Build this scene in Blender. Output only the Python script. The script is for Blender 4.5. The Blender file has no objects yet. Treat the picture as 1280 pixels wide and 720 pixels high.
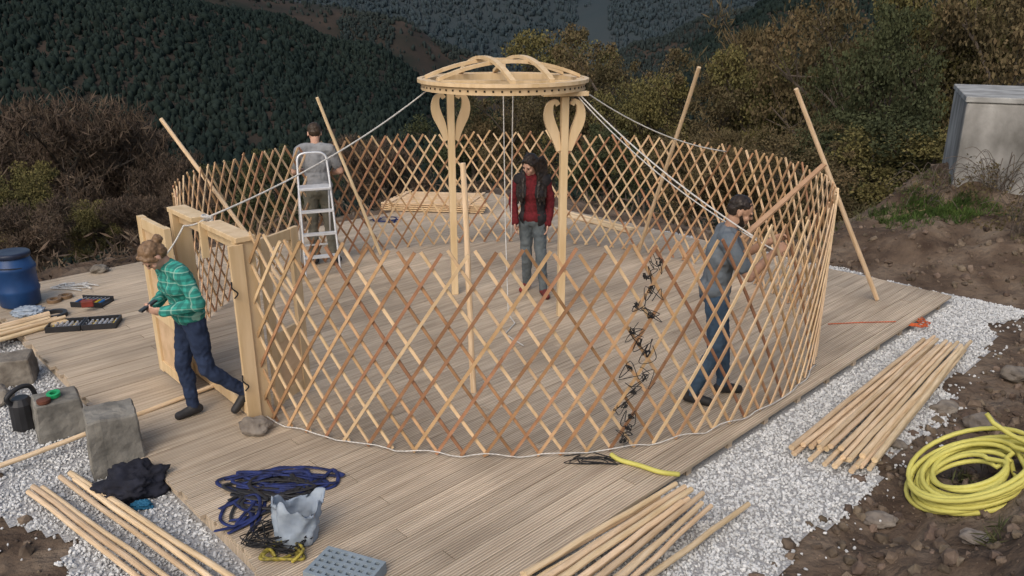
import bpy, bmesh, math, random, time
import numpy as np
from mathutils import Vector, Matrix, noise
random.seed(7); rng=np.random.default_rng(7)
S=bpy.context.scene; C=S.collection
V=Vector; PI=math.pi; R=math.radians
H=3.05; PITCH=R(18.8); F=1000.0; sP=math.sin(PITCH); cP=math.cos(PITCH)
# ---------------------------------------------------------------- helpers
def ray(px,py):
    v=(py-360)/F; u=(px-640)/F
    return V((u, cP - v*sP, -(sP+v*cP)))
def G(px,py,z=0.0):
    d=ray(px,py); t=(z-H)/d.z
    return V((0,0,H))+d*t
def P(px,py,Y):
    d=ray(px,py); return V((0,0,H))+d*(Y/d.y)
def GT(px,py,up=0.0):
    z=0.
    for _ in range(8):
        p=G(px,py,z+up); z=.5*z+.5*zt(p.x,p.y)
    p=G(px,py,z+up); return p
class M:
    def __init__(s): s.v=[]; s.f=[]; s.m=[]
    def add(s,vs,fs,mi=0):
        b=len(s.v); s.v+= [tuple(x) for x in vs]; s.f+=[tuple(i+b for i in f) for f in fs]; s.m+=[mi]*len(fs)
    def frame(s,c,ax,ay,az,mi=0):
        c=V(c); ax=V(ax);ay=V(ay);az=V(az)
        vs=[c+ax*i+ay*j+az*k for i in(-1,1) for j in(-1,1) for k in(-1,1)]
        fs=[(0,1,3,2),(4,6,7,5),(0,4,5,1),(2,3,7,6),(0,2,6,4),(1,5,7,3)]
        s.add(vs,fs,mi)
    def box(s,c,d,rz=0,mi=0):
        ca,sa=math.cos(rz),math.sin(rz)
        s.frame(c,V((ca,sa,0))*d[0]/2,V((-sa,ca,0))*d[1]/2,V((0,0,d[2]/2)),mi)
    def bar(s,p,q,w,h,up=(0,0,1),mi=0):
        p=V(p);q=V(q);d=(q-p); L=d.length; d.normalize(); up=V(up)
        sd=d.cross(up); 
        if sd.length<1e-4: sd=d.cross(V((1,0,0)))
        sd.normalize(); u=sd.cross(d)
        s.frame((p+q)/2,d*L/2,sd*w/2,u*h/2,mi)
    def tube(s,pts,r,n=8,mi=0,flat=1.0):
        pts=[V(p) for p in pts]; N=len(pts); rs=r if isinstance(r,(list,tuple)) else [r]*N
        ref=None; vs=[]
        for i in range(N):
            t=pts[min(i+1,N-1)]-pts[max(i-1,0)]
            t.normalize()
            if ref is None: ref=t.orthogonal().normalized() if abs(t.z)>.9 else V((0,0,1))
            a=(ref-t*ref.dot(t))
            if a.length<1e-5: a=t.orthogonal()
            a.normalize(); b=t.cross(a); ref=a
            for k in range(n):
                an=2*PI*k/n; vs.append(pts[i]+a*math.cos(an)*rs[i]*flat+b*math.sin(an)*rs[i])
        fs=[]
        for i in range(N-1):
            j=i+1
            for k in range(n):
                k2=(k+1)%n; fs.append((i*n+k,i*n+k2,j*n+k2,j*n+k))
        fs.append(tuple(range(n-1,-1,-1))); fs.append(tuple((N-1)*n+k for k in range(n)))
        s.add(vs,fs,mi)
    def lathe(s,prof,n=24,mi=0,c=(0,0,0)):
        vs=[];c=V(c)
        for r,z in prof:
            for k in range(n): a=2*PI*k/n; vs.append(c+V((r*math.cos(a),r*math.sin(a),z)))
        fs=[]
        for i in range(len(prof)-1):
            for k in range(n):
                k2=(k+1)%n; fs.append((i*n+k,i*n+k2,(i+1)*n+k2,(i+1)*n+k))
        fs.append(tuple(range(n-1,-1,-1))); fs.append(tuple((len(prof)-1)*n+k for k in range(n)))
        s.add(vs,fs,mi)
    def build(s,name,mats,parent=None,smooth=False,bevel=0,loc=None):
        me=bpy.data.meshes.new(name); me.from_pydata(s.v,[],s.f)
        if not isinstance(mats,(list,tuple)): mats=[mats]
        for m in mats: me.materials.append(m)
        if len(mats)>1: me.polygons.foreach_set('material_index',s.m)
        if smooth: me.polygons.foreach_set('use_smooth',[True]*len(s.f))
        me.update()
        o=bpy.data.objects.new(name,me); C.objects.link(o)
        if parent: o.parent=parent
        if loc is not None: o.location=loc
        if bevel:
            b=o.modifiers.new('b','BEVEL'); b.width=bevel; b.segments=2; b.limit_method='ANGLE'
        return o
def npobj(name,vs,fs,mat,kind=None,smooth=False):
    me=bpy.data.meshes.new(name); me.from_pydata(vs.tolist(),[],fs.tolist()); me.materials.append(mat)
    if smooth: me.polygons.foreach_set('use_smooth',[True]*len(me.polygons))
    me.update()
    o=bpy.data.objects.new(name,me); C.objects.link(o)
    if kind: o['kind']=kind
    return o
def tag(o,label,cat,group=None):
    o['label']=label; o['category']=cat
    if group: o['group']=group
    return o
def empty(name,loc=(0,0,0),rz=0,label=None,cat=None,group=None):
    o=bpy.data.objects.new(name,None); C.objects.link(o); o.location=loc; o.rotation_euler=(0,0,rz); o.empty_display_size=.1
    if label: tag(o,label,cat,group)
    return o
# ---------------------------------------------------------------- materials
def mat(name,c1,c2=None,scale=6,rough=.8,bump=0,bscale=None,stretch=(1,1,1),metal=0,var=0,detail=5,spec=.3,island=0,trans=0):
    m=bpy.data.materials.new(name); m.use_nodes=True; nt=m.node_tree; N=nt.nodes; L=nt.links
    b=N['Principled BSDF']; b.inputs['Roughness'].default_value=rough; b.inputs['Metallic'].default_value=metal
    b.inputs['Specular IOR Level'].default_value=spec
    if trans: b.inputs['Transmission Weight'].default_value=trans; b.inputs['IOR'].default_value=1.1
    if c2 is None: c2=tuple(x*.7 for x in c1)
    tc=N.new('ShaderNodeTexCoord'); mp=N.new('ShaderNodeMapping'); mp.inputs['Scale'].default_value=stretch
    L.new(tc.outputs['Object'],mp.inputs['Vector'])
    no=N.new('ShaderNodeTexNoise'); no.inputs['Scale'].default_value=scale; no.inputs['Detail'].default_value=detail
    L.new(mp.outputs[0],no.inputs['Vector'])
    cr=N.new('ShaderNodeValToRGB'); cr.color_ramp.elements[0].position=.32; cr.color_ramp.elements[1].position=.68
    cr.color_ramp.elements[0].color=(*c2,1); cr.color_ramp.elements[1].color=(*c1,1)
    L.new(no.outputs['Fac'],cr.inputs['Fac']); out=cr.outputs['Color']
    if var or island:
        if var: src=N.new('ShaderNodeObjectInfo').outputs['Random']; k=var
        else: src=N.new('ShaderNodeNewGeometry').outputs['Random Per Island']; k=island
        hs=N.new('ShaderNodeHueSaturation'); mr=N.new('ShaderNodeMapRange')
        mr.inputs['To Min'].default_value=1-k; mr.inputs['To Max'].default_value=1+k
        L.new(src,mr.inputs['Value']); L.new(mr.outputs[0],hs.inputs['Value'])
        mu=N.new('ShaderNodeMath'); mu.operation='MULTIPLY'; mu.inputs[1].default_value=7.31
        fr=N.new('ShaderNodeMath'); fr.operation='FRACT'; L.new(src,mu.inputs[0]); L.new(mu.outputs[0],fr.inputs[0])
        mh=N.new('ShaderNodeMapRange'); mh.inputs['To Min'].default_value=.5-k*.04; mh.inputs['To Max'].default_value=.5+k*.04
        L.new(fr.outputs[0],mh.inputs['Value']); L.new(mh.outputs[0],hs.inputs['Hue'])
        L.new(out,hs.inputs['Color']); out=hs.outputs['Color']
    L.new(out,b.inputs['Base Color'])
    if bump:
        n2=N.new('ShaderNodeTexNoise'); n2.inputs['Scale'].default_value=bscale or scale*3; n2.inputs['Detail'].default_value=6
        L.new(mp.outputs[0],n2.inputs['Vector']); bp=N.new('ShaderNodeBump'); bp.inputs['Strength'].default_value=bump; bp.inputs['Distance'].default_value=.02
        L.new(n2.outputs['Fac'],bp.inputs['Height']); L.new(bp.outputs[0],b.inputs['Normal'])
    return m
PALE=mat('pine_pale',(.66,.48,.30),(.52,.36,.205),9,.6,.1,var=.14)
RED=mat('lath_red',(.38,.205,.11),(.26,.135,.07),9,.6,.1,var=.25)
MID=mat('lath_mid',(.53,.34,.19),(.40,.245,.125),9,.6,.1,var=.2)
FRAMEW=mat('pine_frame',(.70,.53,.33),(.57,.405,.22),3,.5,.08,stretch=(4,4,.6),var=.05)
POLEW=mat('pole_wood',(.70,.54,.36),(.54,.385,.22),5,.55,.1,stretch=(1,9,9),var=.17)
ROPE=mat('rope_white',(.66,.64,.60),(.45,.43,.40),60,.9,.3)
BLACK=mat('black_string',(.02,.02,.022),(.01,.01,.01),20,.7)
ALU=mat('aluminium',(.75,.76,.78),(.62,.63,.65),12,.4,metal=.4)
CONC=mat('old_concrete',(.27,.255,.225),(.10,.095,.085),5,.95,.7,16)
CONCL=mat('pale_concrete',(.38,.37,.35),(.12,.115,.105),2.0,.9,.6,14,stretch=(1,1,.6),detail=13)
CONCT=mat('pale_concrete_top',(.40,.40,.385),(.19,.185,.175),2.6,.9,.5,12,detail=12)
STONE=mat('rock',(.25,.22,.185),(.12,.10,.082),8,.95,.6,20,var=.2)
GRAV=mat('gravel_stone',(.60,.60,.59),(.47,.475,.475),10,.85,island=.2,detail=2)
GRAVB=mat('gravel_bed',(.46,.455,.45),(.27,.265,.26),60,.95,.8,70)
BARK=mat('bark',(.13,.105,.085),(.07,.056,.045),14,.95,.4)
# ---------------------------------------------------------------- people (built first)
def ball(bm,c,r,rot=None,seg=14):
    mt=Matrix.Translation(V(c)) @ (rot.to_4x4() if rot else Matrix.Identity(4)) @ Matrix.Diagonal((*(r if hasattr(r,'__len__') else (r,r,r)),1))
    bmesh.ops.create_uvsphere(bm,u_segments=seg,v_segments=max(8,seg*2//3),radius=1,matrix=mt)
def limb(bm,p,r0,q,r1):
    p=V(p);q=V(q);d=q-p
    if d.length<1e-4: return
    ball(bm,p,r0,seg=12);ball(bm,q,r1,seg=12)
    rot=d.to_track_quat('Z','Y').to_matrix().to_4x4()
    bmesh.ops.create_cone(bm,cap_ends=True,segments=14,radius1=r0,radius2=r1,depth=d.length,matrix=Matrix.Translation((p+q)/2)@rot)
def remesh(bm,name,mt,parent,vox,wr=0,wf=9,cut=None,seed=0):
    me=bpy.data.meshes.new(name); bm.to_mesh(me); bm.free(); tmp=bpy.data.objects.new('t',me); C.objects.link(tmp)
    r=tmp.modifiers.new('r','REMESH'); r.mode='VOXEL'; r.voxel_size=vox; s=tmp.modifiers.new('s','SMOOTH'); s.factor=.5; s.iterations=3
    dg=bpy.context.evaluated_depsgraph_get(); m2=bpy.data.meshes.new_from_object(tmp.evaluated_get(dg))
    bpy.data.objects.remove(tmp)
    if wr:
        for v in m2.vertices:
            n=noise.noise(v.co*wf+V((seed,0,0)))+.6*(1-2*abs(noise.noise(v.co*wf*1.7+V((seed,3,0)))))-.3
            v.co+=v.normal*n*wr
    if cut:
        b=bmesh.new(); b.from_mesh(m2); bmesh.ops.delete(b,geom=[v for v in b.verts if cut(v.co)],context='VERTS'); b.to_mesh(m2); b.free()
    m2.materials.clear(); m2.materials.append(mt); m2.polygons.foreach_set('use_smooth',[True]*len(m2.polygons)); m2.name=name
    o=bpy.data.objects.new(name,m2); C.objects.link(o); o.parent=parent; return o
def fr(z,y):
    z=V(z).normalized(); y=V(y); y=(y-z*y.dot(z)).normalized(); x=y.cross(z)
    return Matrix((x,y,z)).transposed()
SKIN=mat('skin',(.58,.36,.27),(.50,.29,.21),12,.55); SKIND=mat('skin_tan',(.42,.25,.17),(.35,.20,.13),12,.55)
EYE=mat('eye',(.05,.035,.03),(.03,.022,.018),5,.3); LIP=mat('lip',(.36,.12,.10),(.30,.1,.08),10,.5)
def small(name,c,r,RH,mt,e):
    bm=bmesh.new(); ball(bm,c,r,RH); me=bpy.data.meshes.new(name); bm.to_mesh(me); bm.free(); me.materials.append(mt); q=bpy.data.objects.new(name,me); C.objects.link(q); q.parent=e
def person(label,loc,yaw,h,J,o):
    e=empty('person',loc,yaw,label,'person'); k=h/1.75
    J={a:V(b)*k for a,b in J.items()}
    sk=o['skin']; lat=(J['shL']-J['shR']).normalized(); latp=(J['hipL']-J['hipR']).normalized()
    up1=(J['chest']-J['pelvis']).normalized(); up2=(J['neck']-J['chest']).normalized()
    fem=o.get('fem',False); sw=.90 if fem else 1; bw_=o.get('slim',1.0)
    def torso(bm,d,lower=True,upper=True):
        rp=fr(up1,latp); rc=fr((up1+up2),lat)
        if lower: ball(bm,J['pelvis'],(.102*k+d,(.155)*k*bw_+d,.115*k+d),rp)
        if upper:
            ball(bm,J['pelvis'].lerp(J['chest'],.45),(.09*k+d,(.12 if fem else .14)*k*bw_+d,.15*k+d),rp)
            ball(bm,J['chest'],(.112*k*bw_+d,.155*k*sw+d,.175*k+d),rc)
            if fem: 
                for s in(-1,1): ball(bm,J['chest']+rc@V((.06*k,.065*k*s,.0)),(.058*k+d,.058*k+d,.058*k+d))
            limb(bm,J['shL']-lat*.02,.056*k*sw+d,J['neck']-up2*.03,.048*k+d); limb(bm,J['shR']+lat*.02,.056*k*sw+d,J['neck']-up2*.03,.048*k+d)
    def arm(bm,s,d,full=True,part=1.0):
        limb(bm,J['sh'+s],.050*k*sw+d,J['sh'+s].lerp(J['el'+s],part if not full else 1),(.040*k*sw+d) )
        if full: limb(bm,J['el'+s],.040*k*sw+d,J['wr'+s],.028*k+d)
    def leg(bm,s,d,low=1.0):
        limb(bm,J['hip'+s],.082*k*bw_+d,J['kn'+s],.053*k+d)
        q=J['kn'+s].lerp(J['an'+s],low)
        limb(bm,J['kn'+s],.052*k+d,q,(.037+.018*(1-low))*k+d)
        if low>.5: ball(bm,J['kn'+s].lerp(J['an'+s],.3)-V((.012,0,0)),(.050*k+d,.048*k+d,.11*k+d),fr(J['kn'+s]-J['an'+s],(0,1,0)))
    hy,hp=o['head']; fx=V((math.cos(hp)*math.cos(hy),math.cos(hp)*math.sin(hy),-math.sin(hp))); ly=V((-math.sin(hy),math.cos(hy),0)); uz=fx.cross(ly)
    RH=Matrix((fx,ly,uz)).transposed(); RH=RH@Matrix.Rotation(o.get('tilt',0),3,'X'); hc=J['head']
    def hd(x,y,z): return hc+RH@(V((x,y,z))*k)
    bm=bmesh.new(); torso(bm,0)
    for s in 'LR': arm(bm,s,0); leg(bm,s,0)
    limb(bm,J['neck']-up2*.04,.054*k,hd(-.015,0,-.06),.05*k)
    ball(bm,hd(-.008,0,.022),(.096*k,.076*k,.092*k),RH); ball(bm,hd(.028,0,-.045),(.066*k,.058*k,.066*k),RH); ball(bm,hd(.062,0,-.092),(.022*k,.026*k,.016*k),RH)
    ball(bm,hd(.098,0,-.012),(.020*k,.0115*k,.014*k),RH); limb(bm,hd(.085,0,.022),.008*k,hd(.106,0,-.012),.010*k)
    for s in(-1,1):
        ball(bm,hd(-.005,.077*s,-.01),(.018*k,.008*k,.03*k),RH); ball(bm,hd(.078,.03*s,.026),(.014*k,.024*k,.008*k),RH)
        ball(bm,hd(.06,.042*s,-.025),(.026*k,.022*k,.022*k),RH)
    for s in 'LR':
        fd,pn,cu=o['hand'+s]; fd=V(fd).normalized(); pn=V(pn); pn=(pn-fd*pn.dot(fd)).normalized(); ac=fd.cross(pn)*(1 if s=='L' else -1)
        w=J['wr'+s]; rot=fr(fd,ac); ball(bm,w+fd*.048*k,(.016*k,.04*k,.05*k),rot)
        for off,L in ((.03,.072),(.010,.08),(-.010,.074),(-.029,.058)):
            p=w+fd*.082*k+ac*off*k; an=cu*.5
            for seg in (.45,.32,.26):
                dv=(fd*math.cos(an)+pn*math.sin(an)); q=p+dv*L*seg*k*1.05; limb(bm,p,.0085*k,q,.0078*k); p=q; an+=cu
        p=w+fd*.028*k+ac*.03*k; q=p+(fd*.75+ac*.6+pn*.35).normalized()*.04*k; limb(bm,p,.012*k,q,.0095*k); limb(bm,q,.0095*k,q+(fd*.9+ac*.1+pn*.45).normalized()*.03*k,.008*k)
        at=J['an'+s]; td=V(o['toe'+s]).normalized(); limb(bm,at-td*.03*k-V((0,0,.03*k)),.034*k,at+td*.13*k-V((0,0,.048*k)),.03*k)
    remesh(bm,'body',sk,e,.0068)
    for s in(-1,1):
        small('eye',hd(.086,.030*s,.008),(.008*k,.011*k,.005*k),RH,EYE,e)
        small('eyebrow',hd(.092,.031*s,.030),(.005*k,.016*k,.0028*k),RH,o['hair'],e)
    small('mouth',hd(.089,0,-.055),(.009*k,.022*k,.006*k),RH,LIP,e)
    st=o['hairstyle']
    bm=bmesh.new()
    if st=='short':
        ball(bm,hd(-.020,0,.042),(.092*k,.080*k,.081*k),RH); ball(bm,hd(-.045,0,.0),(.062*k,.074*k,.062*k),RH)
    else:
        ball(bm,hd(-.020,0,.048),(.098*k,.085*k,.084*k),RH); ball(bm,hd(-.050,0,-.01),(.070*k,.079*k,.078*k),RH)
        for s in(-1,1): limb(bm,hd(.060,.022*s,.092),.018*k,hd(.050,.066*s,.055),.018*k); limb(bm,hd(.050,.066*s,.055),.018*k,hd(.018,.082*s,.0),.016*k)
    if st=='bun': ball(bm,hd(-.140,0,.03),(.040*k,.044*k,.040*k),RH); ball(bm,hd(-.105,0,.025),(.032*k,.032*k,.032*k),RH)
    if st=='long':
        for s in(-1,1):
            for j in range(7):
                y0=.068+.005*j; x0=.012-.022*j; f=.09-.012*j
                a0=hd(x0,y0*s,.05); a1=hd(x0-.005,(y0+.026)*s,-.07); a2=V((J['neck'].x+f*.7,(.095+.010*j)*s*k,J['neck'].z-.06)); a3=V((J['chest'].x+f+.075*k,(.085+.014*j)*s*k,J['chest'].z-.04-.04*(j%3)))
                limb(bm,a0,.022*k,a1,.025*k); limb(bm,a1,.025*k,a2,.027*k); limb(bm,a2,.027*k,a3,.012*k)
    remesh(bm,'hair',o['hair'],e,.007,.006,38)
    if o.get('beard'):
        bm=bmesh.new(); ball(bm,hd(.045,0,-.085),(.046*k,.05*k,.034*k),RH)
        for s in(-1,1): limb(bm,hd(.05,.045*s,-.07),.02*k,hd(.012,.069*s,-.02),.012*k)
        remesh(bm,'beard',o['hair'],e,.006,.002,60)
    bm=bmesh.new(); torso(bm,.012,True,False)
    for s in 'LR': leg(bm,s,.013,o.get('trouser',.97))
    remesh(bm,o.get('legname','trousers'),o['trouserm'],e,.010,.010,14,seed=2)
    bm=bmesh.new(); torso(bm,.022,False,True); ball(bm,J['pelvis']+up1*.035*k,(.103*k+.028,.152*k*bw_+.030,.11*k),fr(up1,latp))
    for s in 'LR': arm(bm,s,.018,o['sleeve']=='long',.72)
    cutn=J['neck']+up2*.012*k
    remesh(bm,'shirt',o['shirtm'],e,.010,.011,11,seed=5,cut=lambda co:(co-cutn).dot(up2)>.018)
    if o.get('jacket'):
        bm=bmesh.new(); torso(bm,.038,False,True); ball(bm,J['pelvis']+up1*.01*k,(.103*k+.040,.152*k*bw_+.040,.15*k),fr(up1,latp))
        remesh(bm,'vest',o['jacket'],e,.011,.008,9,seed=8,cut=lambda co:(co.x>.02 and abs(co.y)<.062+.015*math.sin(co.z*9) and co.z>.7) or (co-cutn).dot(up2)>.03)
    for s in 'LR':
        at=J['an'+s]; td=V(o['toe'+s]).normalized(); bm=bmesh.new()
        limb(bm,at-td*.035*k-V((0,0,.035*k)),.043*k,at+td*.14*k-V((0,0,.052*k)),.038*k); limb(bm,at-V((0,0,.03*k)),.048*k,at+V((0,0,.015)),.046*k); limb(bm,at+td*.14*k-V((0,0,.055*k)),.036*k,at+td*.02*k-V((0,0,.03*k)),.045*k)
        remesh(bm,'shoe',o['shoe'],e,.009)
    return e
def std(**kw):
    J=dict(pelvis=(0,0,.95),chest=(0,0,1.27),neck=(0,0,1.475),head=(.03,0,1.62),shL=(0,.175,1.41),shR=(0,-.175,1.41),elL=(-.02,.235,1.13),elR=(-.02,-.235,1.13),wrL=(.08,.25,.89),wrR=(.08,-.25,.89),
     hipL=(0,.088,.90),hipR=(0,-.088,.90),knL=(.02,.10,.49),knR=(.02,-.10,.49),anL=(0,.11,.088),anR=(0,-.11,.088)); J.update(kw); return J
HBK=mat('hair_black',(.035,.024,.018),(.012,.009,.008),30,.45); HBR=mat('hair_brown',(.24,.15,.085),(.12,.07,.038),30,.5); HBD=mat('hair_dark_brown',(.05,.032,.02),(.03,.02,.012),40,.5)
GREY=mat('grey_tshirt',(.25,.255,.265),(.17,.175,.185),10,.9); TEAL=mat('blue_grey_tshirt',(.15,.17,.19),(.095,.115,.135),8,.9); MAR=mat('maroon_knit',(.15,.016,.022),(.085,.010,.013),30,.95,.3); BJ=mat('black_vest',(.030,.026,.028),(.014,.013,.015),12,.85)
JE=mat('jeans',(.060,.10,.155),(.025,.048,.08),6,.9,.2,80); JD=mat('jeans_dark',(.025,.04,.085),(.013,.022,.05),10,.9,.2,80); JG=mat('jeans_grey',(.13,.15,.16),(.07,.085,.095),9,.9,.2,80); KH=mat('khaki',(.17,.16,.125),(.11,.105,.085),12,.9)
SHB=mat('shoe_black',(.035,.033,.035),(.02,.02,.02),12,.6); SHR=mat('shoe_red',(.22,.03,.025),(.05,.02,.02),18,.6)
PL=bpy.data.materials.new('green_plaid'); PL.use_nodes=True
def plaid():
    nt=PL.node_tree;N=nt.nodes;L=nt.links;b=N['Principled BSDF'];b.inputs['Roughness'].default_value=.9
    tc=N.new('ShaderNodeTexCoord');sx=N.new('ShaderNodeSeparateXYZ');L.new(tc.outputs['Object'],sx.inputs[0])
    def st(o,per,th,ph=0.):
        a=N.new('ShaderNodeMath');a.operation='MULTIPLY_ADD';L.new(o,a.inputs[0]);a.inputs[1].default_value=2*PI/per;a.inputs[2].default_value=ph
        s=N.new('ShaderNodeMath');s.operation='SINE';L.new(a.outputs[0],s.inputs[0]);g=N.new('ShaderNodeMath');g.operation='GREATER_THAN';L.new(s.outputs[0],g.inputs[0]);g.inputs[1].default_value=th;return g.outputs[0]
    col=None
    for src,per,th,ph,c in ((sx.outputs['Z'],.046,.1,0.,(.01,.085,.075,1)),(sx.outputs['Y'],.046,.1,0.,(.01,.085,.075,1)),(sx.outputs['Z'],.092,.965,3.1,(.35,.52,.43,1)),(sx.outputs['Y'],.092,.965,3.1,(.35,.52,.43,1))):
        mx=N.new('ShaderNodeMix');mx.data_type='RGBA';f=N.new('ShaderNodeMath');f.operation='MULTIPLY';L.new(st(src,per,th,ph),f.inputs[0]);f.inputs[1].default_value=.5;L.new(f.outputs[0],mx.inputs['Factor'])
        if col is None: mx.inputs['A'].default_value=(.035,.31,.255,1)
        else: L.new(col,mx.inputs['A'])
        mx.inputs['B'].default_value=c; col=mx.outputs['Result']
    L.new(col,b.inputs['Base Color'])
plaid()
person('man in blue-grey T-shirt and jeans working on the right lattice with raised hands',G(884,498),R(-8),1.77,
 std(pelvis=(-.02,0,.945),chest=(.02,0,1.26),neck=(.06,0,1.46),head=(.125,0,1.60),shL=(.04,.175,1.395),shR=(.03,-.175,1.395),elL=(.22,.24,1.19),elR=(.20,-.25,1.15),wrL=(.40,.12,1.34),wrR=(.38,-.10,1.30),
  knL=(.09,.10,.50),knR=(.02,-.10,.49),anL=(.13,.12,.088),anR=(-.14,-.10,.088)),
 dict(skin=SKIND,hair=HBK,hairstyle='short',beard=True,head=(R(-2),R(26)),handL=((.8,-.3,.5),(.1,-.9,-.2),.6),handR=((.8,.3,.5),(.1,.9,-.2),.6),toeL=(1,.2,0),toeR=(1,-.25,0),trouserm=JE,shirtm=TEAL,sleeve='short',shoe=SHB))
person('woman with long dark hair in black vest over maroon top inside the yurt',G(664,366),R(-98),1.65,
 std(pelvis=(0,.02,.95),chest=(.01,0,1.27),neck=(.02,0,1.47),head=(.075,-.015,1.595),shL=(0,.16,1.405),shR=(0,-.16,1.405),elL=(-.04,.215,1.14),elR=(.0,-.225,1.14),wrL=(.03,.20,.90),wrR=(.10,-.19,.92),hipL=(0,.09,.90),hipR=(0,-.075,.90),knL=(.07,.12,.49),knR=(-.01,-.06,.49),anL=(.09,.16,.088),anR=(-.12,-.07,.09)),
 dict(skin=SKIN,hair=HBK,hairstyle='long',fem=True,slim=.9,head=(R(-30),R(28)),tilt=R(-8),handL=((.2,-.1,-1),(0,-1,0),.35),handR=((.3,.1,-1),(0,1,0),.35),toeL=(1,.45,0),toeR=(1,-.35,0),trouserm=JG,shirtm=MAR,sleeve='long',jacket=BJ,shoe=SHR))
person('man in grey T-shirt and khaki trousers seen from behind by the stepladder',G(405,330),R(97),1.83,
 std(chest=(.02,0,1.27),head=(.07,0,1.60),neck=(.03,0,1.47),elL=(.06,.27,1.15),elR=(.06,-.27,1.15),wrL=(.28,.14,1.12),wrR=(.27,-.12,1.08),anL=(.02,.10,.088),anR=(-.05,-.14,.088)),
 dict(skin=SKIN,hair=HBD,hairstyle='short',head=(R(8),R(25)),handL=((1,-.3,.1),(0,-1,0),.6),handR=((1,.3,.1),(0,1,0),.6),toeL=(1,.2,0),toeR=(1,-.3,0),trouserm=KH,shirtm=GREY,sleeve='short',shoe=SHB))
wl=G(247,520); YW=R(227)
person('woman in green plaid shirt stepping out of the door looking down at her hands',wl,YW,1.60,
 std(pelvis=(-.05,0,.935),chest=(.01,0,1.235),neck=(.08,0,1.42),head=(.175,0,1.505),shL=(.04,.17,1.36),shR=(.04,-.17,1.36),elL=(-.02,.27,1.11),elR=(-.02,-.27,1.11),wrL=(.19,.10,1.06),wrR=(.19,-.10,1.06),
  hipL=(-.05,.088,.89),hipR=(-.06,-.088,.89),knL=(-.07,.15,.47),knR=(.03,-.08,.48),anL=(-.34,.25,.20),anR=(0,-.04,.088)),
 dict(skin=SKIN,hair=HBR,hairstyle='bun',fem=True,head=(R(0),R(56)),handL=((.8,-.45,.15),(0,-.9,.4),.7),handR=((.8,.45,.15),(0,.9,.4),.7),toeL=(.8,0,-.6),toeR=(1,-.1,0),trouserm=JD,shirtm=PL,sleeve='long',shoe=SHB))
PH=mat('phone_black',(.02,.02,.022),(.015,.015,.016),9,.3)
ph=V((.275*.914,0,1.01)); mw=Matrix.Rotation(YW,3,'Z')
m=M(); m.box((0,0,0),(.14,.075,.012)); m.box((0,0,.0075),(.125,.062,.002)); po=m.build('phone',PH,bevel=.003); po.location=wl+mw@ph; po.rotation_euler=(R(10),R(25),YW); tag(po,'small black phone held in both hands by the woman in green plaid','phone')
# ---------------------------------------------------------------- deck frame
A=V((.718,.696,0)).normalized(); B=V((-A.y,A.x,0)); C0=V((-.71,3.09,0)); DA=8.05; DB=7.75
ROT=math.atan2(A.y,A.x)
def ab(x,y):
    d=(x-C0.x,y-C0.y); return d[0]*A.x+d[1]*A.y, d[0]*B.x+d[1]*B.y
def W(a,b,z=0): return C0+A*a+B*b+V((0,0,z))
# ---------------------------------------------------------------- terrain
def ss(a,b,x):
    t=min(1,max(0,(x-a)/(b-a))); return t*t*(3-2*t)
def interp(x,T):
    if x<=T[0][0]: return T[0][1]
    for i in range(len(T)-1):
        if x<=T[i+1][0]:
            t=(x-T[i][0])/(T[i+1][0]-T[i][0]); t=t*t*(3-2*t); return T[i][1]*(1-t)+T[i+1][1]*t
    return T[-1][1]
RL=[(-300,-90),(0,-50),(200,-8),(330,22),(450,66),(560,130),(690,165),(800,95),(900,40),(1000,2),(1150,-35),(1500,-80)]
RM=[(0,-40),(230,-12),(400,8),(500,30),(570,60),(660,105),(740,98),(800,55),(900,20),(1000,-5),(1400,-40)]
RF=[(0,-60),(450,-22),(600,-14),(720,-2),(780,-8),(900,-20),(1300,-50)]
def znear(x,y):
    a,b=ab(x,y)
    z=-.11
    ds=max(0,-b-.92)
    if ds>0:
        n1=noise.noise(V((x*1.3,y*1.3,9)))
        bank=.12*ds+.42*max(0,ds-.45)+.18*min(ds,1)*n1
        z+=min(bank,2.6)*ss(-3,0,a)*(1-.5*ss(11,16,a))
    w=ss(3.6,1.2,b)
    da=max(0,a-8.5)
    if da>0: z+=w*(.29*da if da<3.2 else .93+.02*(da-3.2)-.25*max(0,da-9))*(1 if b>-1 else ss(-6,-1,b)*.6+.4)+w*.24*noise.noise(V((x*1.3,y*1.3,3)))*min(1,da)
    t=max(max(0,a-8.35)*(1-w), max(0,b-8.05))
    if t>0: z-= .34*t*ss(0,2,t)
    mx=max(-a-.95,0)
    z+= .02*mx
    k=ss(0,.3,max(ds,da,t,mx))
    if k>0:
        n=noise.noise(V((x*.8,y*.8,0)))*.06+noise.noise(V((x*2.6,y*2.6,5)))*.07+(abs(noise.noise(V((x*6,y*6,5))))-.2)*.06+noise.noise(V((x*13,y*13,5)))*.018
        z+= n*k*1.5
    return max(z,-48)
def zt(x,y):
    zn=znear(x,y)
    if y<40: return zn
    q=x/y; px=640+1056*q
    def r(T,Y): return H-(interp(px,T)-20)*Y/1060.0
    rl=r(RL,400)
    K=[(150,-46),(400,rl),(560,rl-45 if rl>-60 else -95),(800,r(RM,800)),(960,r(RM,800)-60),(1350,r(RF,1350)),(1700,r(RF,1350)-40)]
    zf=interp(y,K); amp=min(1,(y-150)/200) if y>150 else 0
    zf+=amp*(noise.noise(V((x*.010,y*.010,1)))*14+noise.noise(V((x*.03,y*.03,4)))*3)
    return zn+(zf-zn)*ss(40,150,y)
def grow(lo,d0,d1,hi,st,g):
    a=list(np.arange(d0,d1,st)); s=st; x=a[0]
    while x>lo: s=min(s*g,20); x-=s; a.insert(0,x)
    s=st; x=a[-1]
    while x<hi: s=min(s*g,20); x+=s; a.append(x)
    return a
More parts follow.
